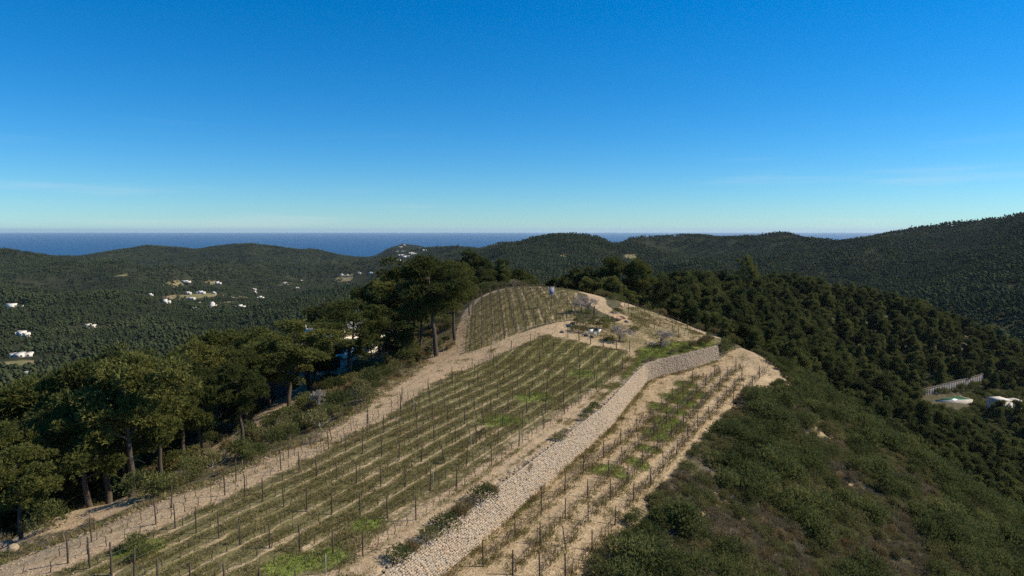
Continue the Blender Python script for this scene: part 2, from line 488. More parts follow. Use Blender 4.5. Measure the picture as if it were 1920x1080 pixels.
def foliage_mat(name, dark, mid, light, transl=0.25, scale=0.9):
    t = NT(name)
    oi = t.n('ShaderNodeObjectInfo'); tc = t.n('ShaderNodeTexCoord').outputs['Object']
    f = t.noise(scale, 3, 0.6, tc)
    rnd = oi.outputs['Random']
    a = t.math('ADD', t.math('MULTIPLY', f, 0.9), t.math('MULTIPLY', rnd, 0.45))
    col = t.mix(t.ss(a, 0.35, 0.72), dark, mid)
    col = t.mix(t.ss(a, 0.68, 1.0), col, light)
    d = t.n('ShaderNodeBsdfDiffuse'); tr = t.n('ShaderNodeBsdfTranslucent'); mx = t.n('ShaderNodeMixShader')
    t.l(col, d.inputs[0]); t.l(col, tr.inputs[0]); mx.inputs[0].default_value = transl
    t.l(d.outputs[0], mx.inputs[1]); t.l(tr.outputs[0], mx.inputs[2]); t.l(mx.outputs[0], t.out.inputs[0])
    return t.m

def canopy_mat(name, dark, mid, light, *_):
    """far pine canopy: each crown its own tone, whole stands greener or greyer"""
    t = NT(name); rnd = t.n('ShaderNodeObjectInfo').outputs['Random']; pos = t.n('ShaderNodeNewGeometry').outputs['Position']
    isl = t.n('ShaderNodeNewGeometry').outputs['Random Per Island']
    big = t.noise(.006, 3, .6, pos)
    a = t.math('ADD', t.math('MULTIPLY', rnd, .40), t.math('MULTIPLY', isl, .35))
    a = t.math('ADD', a, t.math('MULTIPLY', t.math('SUBTRACT', big, .5), 1.3))
    col = t.mix(t.ss(a, .0, .45), dark, mid); col = t.mix(t.ss(a, .45, .95), col, light)
    d = t.n('ShaderNodeBsdfDiffuse'); t.l(col, d.inputs[0]); t.l(d.outputs[0], t.out.inputs[0])
    return t.m
M = {}
M['pine'] = foliage_mat('pine needles', (.062, .073, .024), (.118, .128, .036), (.195, .190, .055), .4)
M['pine_dark'] = foliage_mat('dark pine needles', (.046, .056, .023), (.085, .096, .032), (.135, .140, .044), .35)
M['pine_spur'] = foliage_mat('spur pine needles', (.042, .054, .022), (.096, .110, .036), (.180, .178, .055), .4)
M['pine_far'] = canopy_mat('far pine canopy', (.026, .036, .019), (.046, .058, .027), (.076, .084, .036), 0.0, 0.15)
M['scrub_green'] = foliage_mat('dark green shrub leaves', (.064, .077, .028), (.126, .140, .047), (.205, .208, .072), .35)
M['scrub_olive'] = foliage_mat('olive shrub leaves', (.112, .112, .042), (.178, .170, .066), (.250, .226, .098), .35)
M['scrub_grey'] = foliage_mat('grey heath twigs', (.150, .122, .068), (.225, .186, .110), (.300, .250, .160))
M['straw'] = foliage_mat('dry straw grass', (.150, .110, .050), (.240, .180, .085), (.340, .260, .130))
M['grass'] = foliage_mat('short olive grass', (.160, .145, .052), (.235, .212, .072), (.320, .280, .115), 0.45, 0.3)
M['weeds'] = foliage_mat('fresh weeds', (.120, .175, .030), (.175, .245, .042), (.235, .295, .062), 0.3, 0.4)
M['bark'] = simple_mat('pine bark', (.045, .035, .027), (.115, .090, .070), 9, .95, .6, .03)
M['bark_grey'] = simple_mat('grey dead wood', (.200, .180, .155), (.400, .360, .310), 7, .9, .4, .02)
M['twig'] = simple_mat('almond twigs', (.250, .205, .185), (.400, .335, .305), 5, .9, .3, .02)
M['twig_dark'] = simple_mat('almond bark', (.090, .070, .060), (.190, .155, .135), 5, .9, .3, .02)
M['vine'] = simple_mat('vine bark', (.045, .030, .020), (.110, .078, .052), 20, .95, .5, .01)
M['cane'] = simple_mat('dry vine canes', (.085, .060, .038), (.180, .130, .085), 14, .95, .3, .01)
M['post'] = simple_mat('weathered post', (.050, .036, .026), (.110, .080, .058), 12, .9, .4, .01)
M['post_grey'] = simple_mat('pale stake', (.300, .270, .220), (.440, .400, .340), 12, .8, .2, .01)
M['wire'] = simple_mat('trellis wire', (.10, .085, .07), (.20, .18, .15), 8, .6, .1, .01)
M['rock'] = simple_mat('limestone rock', (.240, .185, .120), (.420, .335, .230), 3.0, .95, .7, .06)
M['rock_red'] = simple_mat('reddish rock', (.300, .160, .090), (.520, .330, .210), 3.0, .95, .7, .06)
M['white'] = simple_mat('white lime render', (.740, .670, .560), (.840, .765, .650), 0.8, .9, .1, .02)
M['white_far'] = simple_mat('white villa walls', (.700, .640, .550), (.830, .765, .670), 0.3, .9, .1, .02)
M['cream'] = simple_mat('cream villa walls', (.560, .500, .410), (.700, .640, .540), 0.3, .9, .1, .02)
M['tile'] = simple_mat('clay roof tiles', (.300, .140, .080), (.450, .240, .150), 2.0, .9, .3, .02)
M['roofslab'] = simple_mat('pale roof terrace', (.480, .440, .380), (.640, .600, .540), 0.6, .9, .1, .02)
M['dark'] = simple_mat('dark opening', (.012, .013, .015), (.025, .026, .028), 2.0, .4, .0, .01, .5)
M['stonewall_dark'] = simple_mat('rough stone wall', (.110, .088, .066), (.210, .170, .130), 1.6, .95, .8, .10)
M['concrete'] = simple_mat('pale paving', (.430, .390, .330), (.560, .520, .450), 1.0, .9, .2, .02)
M['shed_cream'] = simple_mat('dull cream render', (.300, .265, .215), (.400, .355, .290), 1.0, .9, .2, .02)
M['shed'] = simple_mat('grey shed wall', (.120, .110, .100), (.190, .175, .160), 1.0, .9, .2, .02)

def make_stone_mat():
    t = NT('dry stone'); tc = t.n('ShaderNodeTexCoord').outputs['Object']
    geo = t.n('ShaderNodeNewGeometry')
    r = geo.outputs['Random Per Island']
    ramp = t.n('ShaderNodeValToRGB'); t.l(r, ramp.inputs[0])
    e = ramp.color_ramp.elements
    e[0].position = 0; e[0].color = (.265, .205, .145, 1); e[1].position = 1; e[1].color = (.460, .360, .250, 1)
    for p, c in ((.2, (.370, .285, .200)), (.45, (.345, .290, .225)), (.7, (.420, .340, .245)), (.86, (.350, .310, .265)), (.95, (.500, .350, .220))):
        x = e.new(p); x.color = (*c, 1)
    big = t.ss(t.noise(0.22, 3, .6, tc), .35, .65)
    col = t.mix(t.math('MULTIPLY', big, .35), ramp.outputs[0], (.440, .330, .230))
    f = t.noise(9, 4, .7, tc)
    col = t.mix(t.math('MULTIPLY', t.ss(f, .45, .75), .4), col, (.28, .23, .17))
    t.bsdf(col, .95, f, .6, .03)
    return t.m
M['stone'] = make_stone_mat()

def ground_mat(name, az=None, period=1.93, origin=(0, 0)):
    """bare limestone soil, grass and scrub litter, mixed by what grows where; furrows follow the vine rows"""
    t = NT(name); geo = t.n('ShaderNodeNewGeometry'); pos = geo.outputs['Position']
    at = t.n('ShaderNodeAttribute'); at.attribute_name = 'cover'
    sep = t.n('ShaderNodeSeparateColor'); t.l(at.outputs['Color'], sep.inputs[0])
    bare, green, tilled = sep.outputs[0], sep.outputs[1], sep.outputs[2]
    n_fine = t.noise(7.0, 5, .7, pos); n_mid = t.noise(1.1, 4, .6, pos); n_big = t.noise(0.13, 3, .5, pos); n_clod = t.noise(2.6, 3, .75, pos)
    soil = t.mix(t.ss(n_mid, .3, .7), (.370, .270, .155), (.510, .390, .240))
    soil = t.mix(t.math('MULTIPLY', t.ss(n_fine, .47, .68), .75), soil, (.230, .165, .095))
    soil = t.mix(t.math('MULTIPLY', t.ss(n_big, .42, .62), .30), soil, (.480, .330, .210))
    litter = t.mix(t.ss(n_mid, .35, .7), (.062, .056, .030), (.120, .102, .056))
    litter = t.mix(t.math('MULTIPLY', t.ss(n_clod, .58, .72), .6), litter, (.330, .265, .185))
    grass = t.mix(t.ss(n_fine, .35, .65), (.105, .092, .038), (.205, .172, .080))
    grass = t.mix(t.ss(green, .70, 1.0), grass, t.mix(t.ss(n_clod, .35, .65), (.145, .185, .034), (.220, .250, .060)))
    b = t.math('ADD', bare, t.math('MULTIPLY', t.math('SUBTRACT', n_clod, .5), .9))
    col = t.mix(t.ss(b, .28, .62), litter, soil)
    stripe = None
    if az is not None:
        sx = t.n('ShaderNodeSeparateXYZ'); t.l(pos, sx.inputs[0])
        ca, sa = math.cos(R(az)), math.sin(R(az))
        k = 1.0 / period
        p = t.math('ADD', t.math('MULTIPLY', sx.outputs[0], ca * k), t.math('MULTIPLY', sx.outputs[1], -sa * k))
        p = t.math('SUBTRACT', p, (origin[0] * ca - origin[1] * sa) * k)
        along = t.n('ShaderNodeCombineXYZ')
        t.l(t.math('MULTIPLY', p, period * 2.2), along.inputs[0])
        t.l(t.math('ADD', t.math('MULTIPLY', sx.outputs[0], sa * .45), t.math('MULTIPLY', sx.outputs[1], ca * .45)), along.inputs[1])
        wob = t.noise(1.0, 4, .65, along.outputs[0])
        p2 = t.math('ADD', p, t.math('MULTIPLY', t.math('SUBTRACT', wob, .5), .7))
        stripe = t.math('COSINE', t.math('MULTIPLY', p2, 2 * math.pi))
        s2 = t.math('COSINE', t.math('MULTIPLY', p2, 6 * math.pi))
        stripe = t.math('ADD', t.math('MULTIPLY', stripe, .5), t.math('MULTIPLY', s2, .5))
        stripe = t.math('MULTIPLY', stripe, tilled)
    g = t.math('ADD', green, t.math('MULTIPLY', t.math('SUBTRACT', n_clod, .5), 1.15))
    g = t.math('ADD', g, t.math('MULTIPLY', t.math('SUBTRACT', n_big, .5), .9))
    if stripe is not None: g = t.math('SUBTRACT', g, t.math('MULTIPLY', stripe, .32))
    col = t.mix(t.ss(g, .36, .66), col, grass)
    h = t.math('ADD', t.math('MULTIPLY', n_fine, .5), t.math('MULTIPLY', n_clod, 1.0))
    if stripe is not None: h = t.math('ADD', h, t.math('MULTIPLY', stripe, .3))
    t.bsdf(col, .97, h, .9, .16, .1)
    return t.m

def far_ground_mat():
    t = NT('forest floor and terraces'); geo = t.n('ShaderNodeNewGeometry'); pos = geo.outputs['Position']
    at = t.n('ShaderNodeAttribute'); at.attribute_name = 'cover'
    sep = t.n('ShaderNodeSeparateColor'); t.l(at.outputs['Color'], sep.inputs[0])
    n = t.noise(.05, 5, .7, pos); n2 = t.noise(.012, 4, .6, pos)
    floor = t.mix(t.ss(n, .35, .7), (.022, .028, .014), (.045, .046, .024))
    field = t.mix(t.ss(n, .4, .62), (.300, .220, .130), (.150, .150, .060))
    b = t.math('ADD', sep.outputs[0], t.math('MULTIPLY', t.math('SUBTRACT', n, .5), 1.2))
    t.bsdf(t.mix(t.ss(b, .4, .7), floor, field), .97, n, .5, 2.0, .05)
    return t.m

def sea_mat():
    t = NT('sea water'); geo = t.n('ShaderNodeNewGeometry'); pos = geo.outputs['Position']
    mp = t.n('ShaderNodeMapping'); t.l(pos, mp.inputs[0]); mp.inputs['Scale'].default_value = (.0008, .0003, .001)
    n = t.noise(1.0, 4, .55, mp.outputs[0])
    w = t.noise(.12, 3, .6, pos)
    col = t.mix(t.ss(n, .3, .7), (.001, .046, .135), (.002, .056, .155))
    t.bsdf(col, .40, w, .35, 2.0, .16)
    return t.m

# ------------------------------------------------------------------ regions of the hilltop (outlined on the ground)
def outline(px): return [hit(u, v)[:2] for u, v in px]
FIELD = outline([(-60, 1110), (100, 1062), (268, 992), (412, 934), (525, 880), (618, 836), (715, 782), (745, 742), (800, 722), (868, 692), (945, 656), (1020, 630), (1060, 632), (1120, 646), (1180, 655), (1192, 668),
                 (1150, 725), (1100, 765), (1030, 812), (930, 888), (830, 945), (720, 1012), (640, 1075), (560, 1140)])
UPPER = outline([(868, 662), (872, 610), (892, 566), (922, 550), (960, 541), (1000, 538), (1060, 541), (1082, 560), (1100, 590), (1070, 598), (1000, 612), (940, 640), (900, 655)])
GRASSBANK = outline([(1120, 752), (1160, 715), (1192, 672), (1195, 652), (1225, 640), (1300, 640), (1342, 636), (1340, 648), (1290, 662), (1235, 674), (1208, 684), (1170, 722)])
GARDEN = outline([(1060, 632), (1068, 612), (1110, 600), (1165, 596), (1215, 620), (1240, 645), (1190, 655), (1120, 640)])
SMALLV = outline([(1165, 574), (1215, 582), (1322, 628), (1300, 640), (1225, 640), (1180, 605)])
TRACK_L = [(-120, 1120), (0, 1058), (52, 1040), (167, 998), (260, 956), (391, 909), (500, 860), (633, 797), (740, 720), (775, 697), (805, 670), (830, 660), (855, 643)]
TRACK_R = [(1024, 628), (944, 660), (840, 700), (800, 728), (715, 786), (617, 834), (500, 896), (415, 940), (270, 1003), (120, 1066), (0, 1115), (-60, 1150)]
TRACK = outline(TRACK_L + [(861, 667), (923, 648), (986, 621), (1048, 604), (1080, 602), (1062, 622)] + TRACK_R)
PATHS = [([(861, 660), (866, 615), (880, 578), (893, 563), (917, 550), (950, 541)], 0.7),
         ([(1040, 626), (1086, 637), (1121, 645), (1150, 650)], 0.8),
         ([(1085, 546), (1100, 550), (1118, 556), (1122, 572), (1140, 583), (1160, 594)], 1.5),
         ([(1175, 574), (1220, 583), (1275, 604), (1315, 622), (1338, 630)], 1.1)]
PATHS = [(outline(p), w) for p, w in PATHS]
ROADS = [([(-60, 1060), (60, 1000), (190, 955), (270, 925), (340, 885), (400, 850), (450, 815), (500, 782), (540, 748), (575, 725), (610, 705)], 3.2)]
ROADS = [([hit(u, v)[:2] for u, v in p], w) for p, w in ROADS]
GREEN_SPOTS = [(u, v, 1.7) for u, v in ((1225, 812), (1238, 790), (1252, 770), (1266, 752), (1280, 735), (1292, 722), (1262, 790), (1275, 773), (1288, 757), (1302, 742), (1250, 802), (1215, 842), (1196, 868), (1165, 892), (1150, 880))] + [(1240, 765, 2.6), (1265, 745, 2.6), (1290, 755, 2.2), (1255, 792, 2.2), (1232, 818, 2.2), (1285, 722, 2.0), (1130, 885, 1.6), (1310, 740, 1.8), (620, 1045, 2.2), (690, 985, 1.6), (540, 1060, 2.0), (260, 1030, 1.6), (1000, 745, 3), (940, 790, 3), (1090, 700, 2.5)]
GREEN_SPOTS = [(hit(u, v)[:2], r) for u, v, r in GREEN_SPOTS]
E_LINE = [E0 + ED * s for s in (-60, 0, 30, 47)] + [hit(1425, 735)[:2], hit(1462, 702)[:2], hit(1450, 690)[:2]]

TRACK_MID = [(hit(*a)[:2] + hit(*b)[:2]) / 2 for a, b in (((0, 1058), (120, 1066)), ((167, 998), (200, 1030)), ((260, 956), (300, 990)), ((391, 909), (415, 940)), ((500, 860), (520, 886)), ((633, 797), (650, 815)), ((740, 720), (760, 752)), ((805, 672), (850, 695)), ((861, 670), (900, 678)), ((940, 642), (950, 656)), ((986, 624), (1010, 630)))]
def cover(x, y):
    """bare soil, grass and furrow amounts of the near ground"""
    edge = fbm(x / 1.6, y / 1.6, 31, 3) * 0.9
    st, p, arc = wall_step(x, y)
    bare = 0.30 + fbm(x / 9, y / 9, 41, 3) * 0.45 - .18 * sstep(112, 125, y) - .15 * sstep(-8, -20, x + .2 * (y - 60))
    green = 0.12 + 0 * x
    till = 0 * x
    def lay(w, b, g, tl=0.0):
        nonlocal bare, green, till
        bare = bare * (1 - w) + b * w; green = green * (1 - w) + g * w; till = till * (1 - w) + tl * w
    dE, sE, _ = seg_dist(x, y, E_LINE)
    terr = sstep(-.6, .8, p) * sstep(-1.2, 1.0, -dE * sE + edge) * (arc < WALL_LEN + 18)
    lay(terr, .78, .36)
    d = poly_sd(x, y, FIELD) + edge * .6
    lay(sstep(-2.5, -.5, d) * (p < -.3), .85, .38)
    rich = sstep(60, 100, y)
    lay(sstep(-.3, 1.6, d) * (p < -.4), .66, .75 + .06 * rich, 1.0)
    rut = sstep(.1, .8, np.cos(p * 2 * math.pi / 1.25 + edge))
    lay(sstep(-4.8, -3.4, p + edge * .5) * (p < 0) * (arc < WALL_LEN * .62), .86 - .28 * rut, .22 + .26 * rut)
    lay(sstep(-.6, .5, poly_sd(x, y, UPPER) + edge * .3), .75, .74, 1.0)
    lay(sstep(-.8, .8, poly_sd(x, y, GRASSBANK) + edge * .5) * (p < -.3), .4, .98)
    lay(sstep(-.8, .8, poly_sd(x, y, GARDEN) + edge * .5), .65, .45)
    lay(sstep(-.8, .8, poly_sd(x, y, SMALLV) + edge * .5), .7, .62, .0)
    lay(sstep(-.4, .5, poly_sd(x, y, TRACK) + edge * .45), .97, .06)
    tm = line_dist(x, y, TRACK_MID) + edge * .25
    lay((1 - sstep(.15, .5, tm)) * .8, .55, .48); lay((1 - sstep(.1, .45, np.abs(tm - 1.15))) * .5, .75, .2)
    for pts, w in PATHS: lay(1 - sstep(w * .7, w * 1.4, line_dist(x, y, pts) + edge * .3), .97, .05)
    for pts, w in ROADS: lay(1 - sstep(w * .8, w * 1.5, line_dist(x, y, pts) + edge * .5), .92, .05)
    for c, r in GREEN_SPOTS: lay((1 - sstep(r * .4, r, np.hypot(x - c[0], y - c[1]) + edge * .7)) * .97, .3, 1.0)
    return np.clip(bare, 0, 1), np.clip(green, 0, 1), np.clip(till, 0, 1)

# bare terraces and fields in the valley (centre, radius in metres)
PATCHES = [(225, 553, 30), (242, 557, 26), (276, 551, 26), (352, 553, 55), (392, 556, 55), (376, 571, 40), (430, 570, 45), (300, 568, 30), (530, 532, 45), (548, 531, 40), (512, 537, 30), (36, 675, 26), (70, 674, 24), (95, 666, 22), (140, 661, 20),
           (30, 686, 22), (62, 682, 20), (148, 607, 18), (210, 615, 26), (335, 529, 50), (402, 532, 40), (462, 560, 45), (420, 552, 40), (343, 632, 16), (1568, 487, 22), (1716, 551, 16), (1750, 556, 14), (1792, 540, 16), (640, 517, 45), (655, 518, 40), (670, 513, 30), (245, 514, 30), (1165, 457, 40), (1190, 486, 40), (1060, 478, 22), (488, 559, 30)]
PATCHES = [(hit(u, v, 350)[:2], r * .72) for u, v, r in PATCHES]
def patch_amount(x, y):
    w = 0 * x
    for c, r in PATCHES:
        d = np.hypot(x - c[0], (y - c[1]) * .75)
        w = np.maximum(w, 1 - sstep(r * .35, r * .85, d + fbm(x / 24, y / 24, 77, 3) * r * 1.1))
    return w

# ------------------------------------------------------------------ ground objects
ny, nx = GX.shape
VALL = np.stack([GX, GY, GZ], -1).reshape(-1, 3)
idx = np.arange(nx * ny).reshape(ny, nx)
QALL = np.stack([idx[:-1, :-1], idx[:-1, 1:], idx[1:, 1:], idx[1:, :-1]], -1).reshape(-1, 4)
CX = (GX[:-1, :-1] + GX[1:, 1:]).ravel() / 2; CY = (GY[:-1, :-1] + GY[1:, 1:]).ravel() / 2
RR = np.hypot(CX, CY)
COVER = np.zeros((len(VALL), 4), np.float32); COVER[:, 3] = 1
nearv = np.hypot(VALL[:, 0], VALL[:, 1]) < 430
b_, g_, t_ = cover(VALL[nearv, 0], VALL[nearv, 1])
COVER[nearv, 0], COVER[nearv, 1], COVER[nearv, 2] = b_, g_, t_
COVER[~nearv, 0] = patch_amount(VALL[~nearv, 0], VALL[~nearv, 1])
cls = np.where(RR > 400, 6, 5)
nq = RR <= 400
stq, pq, arcq = wall_step(CX, CY)
dEq, sEq, _ = seg_dist(CX, CY, E_LINE)
cls[nq & (pq > -.3) & (pq < 30) & (dEq * sEq < 0) & (arcq < WALL_LEN + 14) & (arcq > -10)] = 2
cls[nq & (pq <= -.3) & in_poly(CX, CY, FIELD)] = 0
cls[nq & in_poly(CX, CY, UPPER)] = 1
cls[nq & (pq <= -.3) & in_poly(CX, CY, GRASSBANK)] = 4
cls[nq & in_poly(CX, CY, TRACK)] = 3
# leave out ground far outside the view
keep = visible_xy(CX, CY, .35) | (np.hypot(CX, CY) < 260)
AZ_MAIN = 24.6
P_L0 = at_z(528, 883, 0)[:2]
u0, u1 = hit(925, 637)[:2], hit(919, 550)[:2]
AZ_UP = math.degrees(math.atan2(u1[0] - u0[0], u1[1] - u0[1]))
g_main = ground_mat('vineyard soil', AZ_MAIN, 1.93, P_L0)
g_up = ground_mat('upper vineyard turf', AZ_UP, 2.1, u0)
g_plain = ground_mat('limestone hill soil')
g_far = far_ground_mat()
for k, (nm, mt) in enumerate([('vineyard_field', g_main), ('upper_vineyard_field', g_up), ('terrace_ground', g_plain), ('dirt_track', g_plain), ('grass_bank', g_plain), ('hillside', g_plain), ('hills', g_far)]):
    q = QALL[(cls == k) & keep]
    used = np.unique(q)
    remap = np.zeros(len(VALL), np.int64); remap[used] = np.arange(len(used))
    me = mesh_np(nm, VALL[used], [remap[q]], [mt], smooth=True)
    ca = me.color_attributes.new('cover', 'FLOAT_COLOR', 'POINT')
    ca.data.foreach_set('color', COVER[used].ravel())
    tag(link(nm, me), kind='structure')

sea_xs = np.concatenate([-np.geomspace(60000, 500, 24), np.geomspace(500, 60000, 24)])
sea_ys = np.concatenate([[-2000, 1500], np.geomspace(3000, 60000, 30)])
SX, SY = np.meshgrid(sea_xs, sea_ys)
si = np.arange(SX.size).reshape(SX.shape)
tag(link('sea', mesh_np('sea', np.stack([SX, SY, SX * 0 + SEA_Z], -1).reshape(-1, 3), [np.stack([si[:-1, :-1], si[:-1, 1:], si[1:, 1:], si[1:, :-1]], -1).reshape(-1, 4)], [sea_mat()])), kind='structure')

# ------------------------------------------------------------------ scattering (for what nobody could count)
def proto_collection(name, meshes):
    c = bpy.data.collections.new(name)
    for i, me in enumerate(meshes):
        c.objects.link(bpy.data.objects.new('%s_%02d' % (name, i), me))
    return c

def scatter(name, coll, nproto, pts, scl, rot, label=None, cat=None, idxs=None, parent=None):
    n = len(pts)
    me = bpy.data.meshes.new(name)
    me.vertices.add(n); me.vertices.foreach_set('co', np.asarray(pts, np.float32).ravel())
    scl = np.asarray(scl, np.float32)
    if scl.ndim == 1: scl = np.repeat(scl[:, None], 3, 1)
    rot = np.asarray(rot, np.float32)
    if rot.ndim == 1: rot = np.stack([0 * rot, 0 * rot, rot], -1)
    if idxs is None: idxs = rng.integers(0, nproto, n)
    a = me.attributes.new('scl', 'FLOAT_VECTOR', 'POINT'); a.data.foreach_set('vector', scl.ravel())
    a = me.attributes.new('rot', 'FLOAT_VECTOR', 'POINT'); a.data.foreach_set('vector', rot.ravel())
    a = me.attributes.new('pick', 'INT', 'POINT'); a.data.foreach_set('value', np.asarray(idxs, np.int32))
    o = link(name, me, parent)
    ng = bpy.data.node_groups.new(name, 'GeometryNodeTree')
    ng.interface.new_socket('Geometry', in_out='INPUT', socket_type='NodeSocketGeometry')
    ng.interface.new_socket('Geometry', in_out='OUTPUT', socket_type='NodeSocketGeometry')
    N_ = ng.nodes.new
    gi, go = N_('NodeGroupInput'), N_('NodeGroupOutput')
    ci = N_('GeometryNodeCollectionInfo'); ci.inputs['Collection'].default_value = coll
    ci.inputs['Separate Children'].default_value = True; ci.inputs['Reset Children'].default_value = True
    ip = N_('GeometryNodeInstanceOnPoints'); ip.inputs['Pick Instance'].default_value = True
    def attr(nm, typ):
        x = N_('GeometryNodeInputNamedAttribute'); x.data_type = typ; x.inputs['Name'].default_value = nm
        return x.outputs['Attribute']
    L_ = ng.links.new
    L_(gi.outputs[0], ip.inputs['Points']); L_(ci.outputs[0], ip.inputs['Instance'])
    L_(attr('pick', 'INT'), ip.inputs['Instance Index'])
    e2r = N_('FunctionNodeEulerToRotation'); L_(attr('rot', 'FLOAT_VECTOR'), e2r.inputs[0]); L_(e2r.outputs[0], ip.inputs['Rotation'])
    L_(attr('scl', 'FLOAT_VECTOR'), ip.inputs['Scale'])
    L_(ip.outputs[0], go.inputs[0])
    md = o.modifiers.new('scatter', 'NODES'); md.node_group = ng
    tag(o, label, cat, None, 'stuff')
    return o

# ------------------------------------------------------------------ plant builders
def blades(C, D, L, W, g, k=1, spread=0.5):
    """diamond-shaped sprigs at C along D; returns V, Q"""
    C = np.repeat(C, k, 0); D = np.repeat(D, k, 0)
    n = len(C)
    L = np.broadcast_to(L, n) if np.ndim(L) == 0 or len(np.atleast_1d(L)) == n else np.repeat(L, k)
    D = unit(D + g.normal(0, spread, (n, 3)))
    S = unit(np.cross(D, g.normal(0, 1, (n, 3))))
    LL = (L * g.uniform(.65, 1.25, n))[:, None]; WW = W * g.uniform(.7, 1.3, n)[:, None]
    mid = C + D * LL * .45
    V = np.stack([C, mid - S * WW / 2, C + D * LL, mid + S * WW / 2], 1).reshape(-1, 3)
    return V, np.arange(n * 4).reshape(-1, 4)

def clump_points(c, r, n, g, low=-0.35):
    """points over an ellipsoid's upper shell, with outward directions"""
    d = unit(g.normal(0, 1, (n * 2, 3)))
    d = d[d[:, 2] > low][:n]
    rad = g.uniform(.55, 1.05, len(d))[:, None]
    return c + d * np.array(r) * rad, unit(d / np.array(r))

def pine_meshes(seed, height=13.0, base=0.35, spread=0.36, limbs=13, per=75, blen=.40, bw=.11, lean=0.06, fullness=1.0, mat='pine', flat=0.85, shell=5, name='pine', fork=False):
    g = np.random.default_rng(seed)
    H_ = height
    wood = MB()
    ks = 9
    tz = np.linspace(0, H_ * .88, ks)
    off = np.cumsum(g.normal(0, lean * H_ / ks, (ks, 2)), 0); off[0] = 0
    off += np.outer(np.linspace(0, 1, ks) ** 1.4, g.normal(0, lean * H_ * .8, 2))
    tr = np.column_stack([off, tz])
    r0 = .021 * H_
    wood.tube(np.vstack([[tr[0] - [0, 0, .8]], tr]), np.concatenate([[r0 * 1.5], r0 * np.linspace(1.15, .25, ks)]), 7)
    def trunk_at(f):
        z = f * H_ * .88
        return np.array([np.interp(z, tz, tr[:, 0]), np.interp(z, tz, tr[:, 1]), z])
    clumps = []
    Rm = spread * H_
    a0 = g.uniform(0, 6.28)
    for i in range(limbs):
        f = base + (1 - base) * ((i + g.uniform(0, .8)) / limbs)
        a = a0 + i * 2.4 + g.normal(0, .4)
        t = (f - base) / (1 - base)
        reach = Rm * (math.sin(math.pi * min(.98, .16 + t * .80)) ** .8) * g.uniform(.55, 1.3)
        p0 = trunk_at(f * .95)
        tip = p0 + np.array([math.cos(a) * reach, math.sin(a) * reach, reach * g.uniform(.22, .62) + .03 * H_])
        midp = (p0 + tip) / 2 + np.array([0, 0, -.10 * reach]) + g.normal(0, .05 * reach, 3)
        q = np.linspace(0, 1, 5)[:, None]
        cur = p0 * (1 - q) ** 2 + 2 * midp * q * (1 - q) + tip * q ** 2
        wood.tube(cur, r0 * np.linspace(.42, .09, 5), 5)
        nc = 1 + int(reach / (.085 * H_))
        for c in range(nc):
            s = (1 - c / max(nc, 1) * .62)
            pos = p0 + (tip - p0) * s + g.normal(0, .045 * H_, 3) * [1, 1, .5]
            rr = .083 * H_ * g.uniform(.75, 1.35) * fullness
            clumps.append((pos, (rr, rr, rr * flat)))
            if g.random() < .7:
                pos2 = pos + g.normal(0, .8, 3) * rr * [1, 1, .45]
                wood.tube(np.array([cur[2], (cur[2] + pos2) / 2 + g.normal(0, .1, 3), pos2]), r0 * np.array([.16, .09, .04]), 4)
                clumps.append((pos2, (rr * .8, rr * .8, rr * .8 * flat)))
    for _ in range(4):
        rr = .09 * H_ * g.uniform(.8, 1.15) * fullness
        clumps.append((trunk_at(1.0) + np.array([*g.normal(0, .05 * H_, 2), g.uniform(0, .09 * H_)]), (rr, rr, rr * .8)))
    top = max(c[0][2] + c[1][2] for c in clumps)
    # a few dead twigs on the bare trunk
    for _ in range(6):
        p0 = trunk_at(g.uniform(.18, base + .1)); a = g.uniform(0, 6.28); l = .08 * H_ * g.uniform(.6, 1.6)
        wood.tube(np.array([p0, p0 + [math.cos(a) * l * .6, math.sin(a) * l * .6, .05 * l], p0 + [math.cos(a) * l, math.sin(a) * l, -.15 * l]]), r0 * np.array([.12, .07, .03]), 4)
    VV, QQ, n0 = [], [], 0
    for c, r in clumps:
        P, D = clump_points(c, r, per, g)
        D = unit(D + [0, 0, .35])
        V, Q = blades(P, D, blen, bw, g, shell, .55)
        VV.append(V); QQ.append(Q + n0); n0 += len(V)
    V = np.vstack(VV)
    crown = mesh_np(name + '_crown', V / [1, 1, top / H_], [np.vstack(QQ)], [M[mat]])
    wm = wood.mesh(name + '_trunk', [M['bark']], True)
    co = np.zeros(len(wm.vertices) * 3); wm.vertices.foreach_get('co', co); co = co.reshape(-1, 3); co[:, 2] /= top / H_; wm.vertices.foreach_set('co', co.ravel())
    return wm, crown

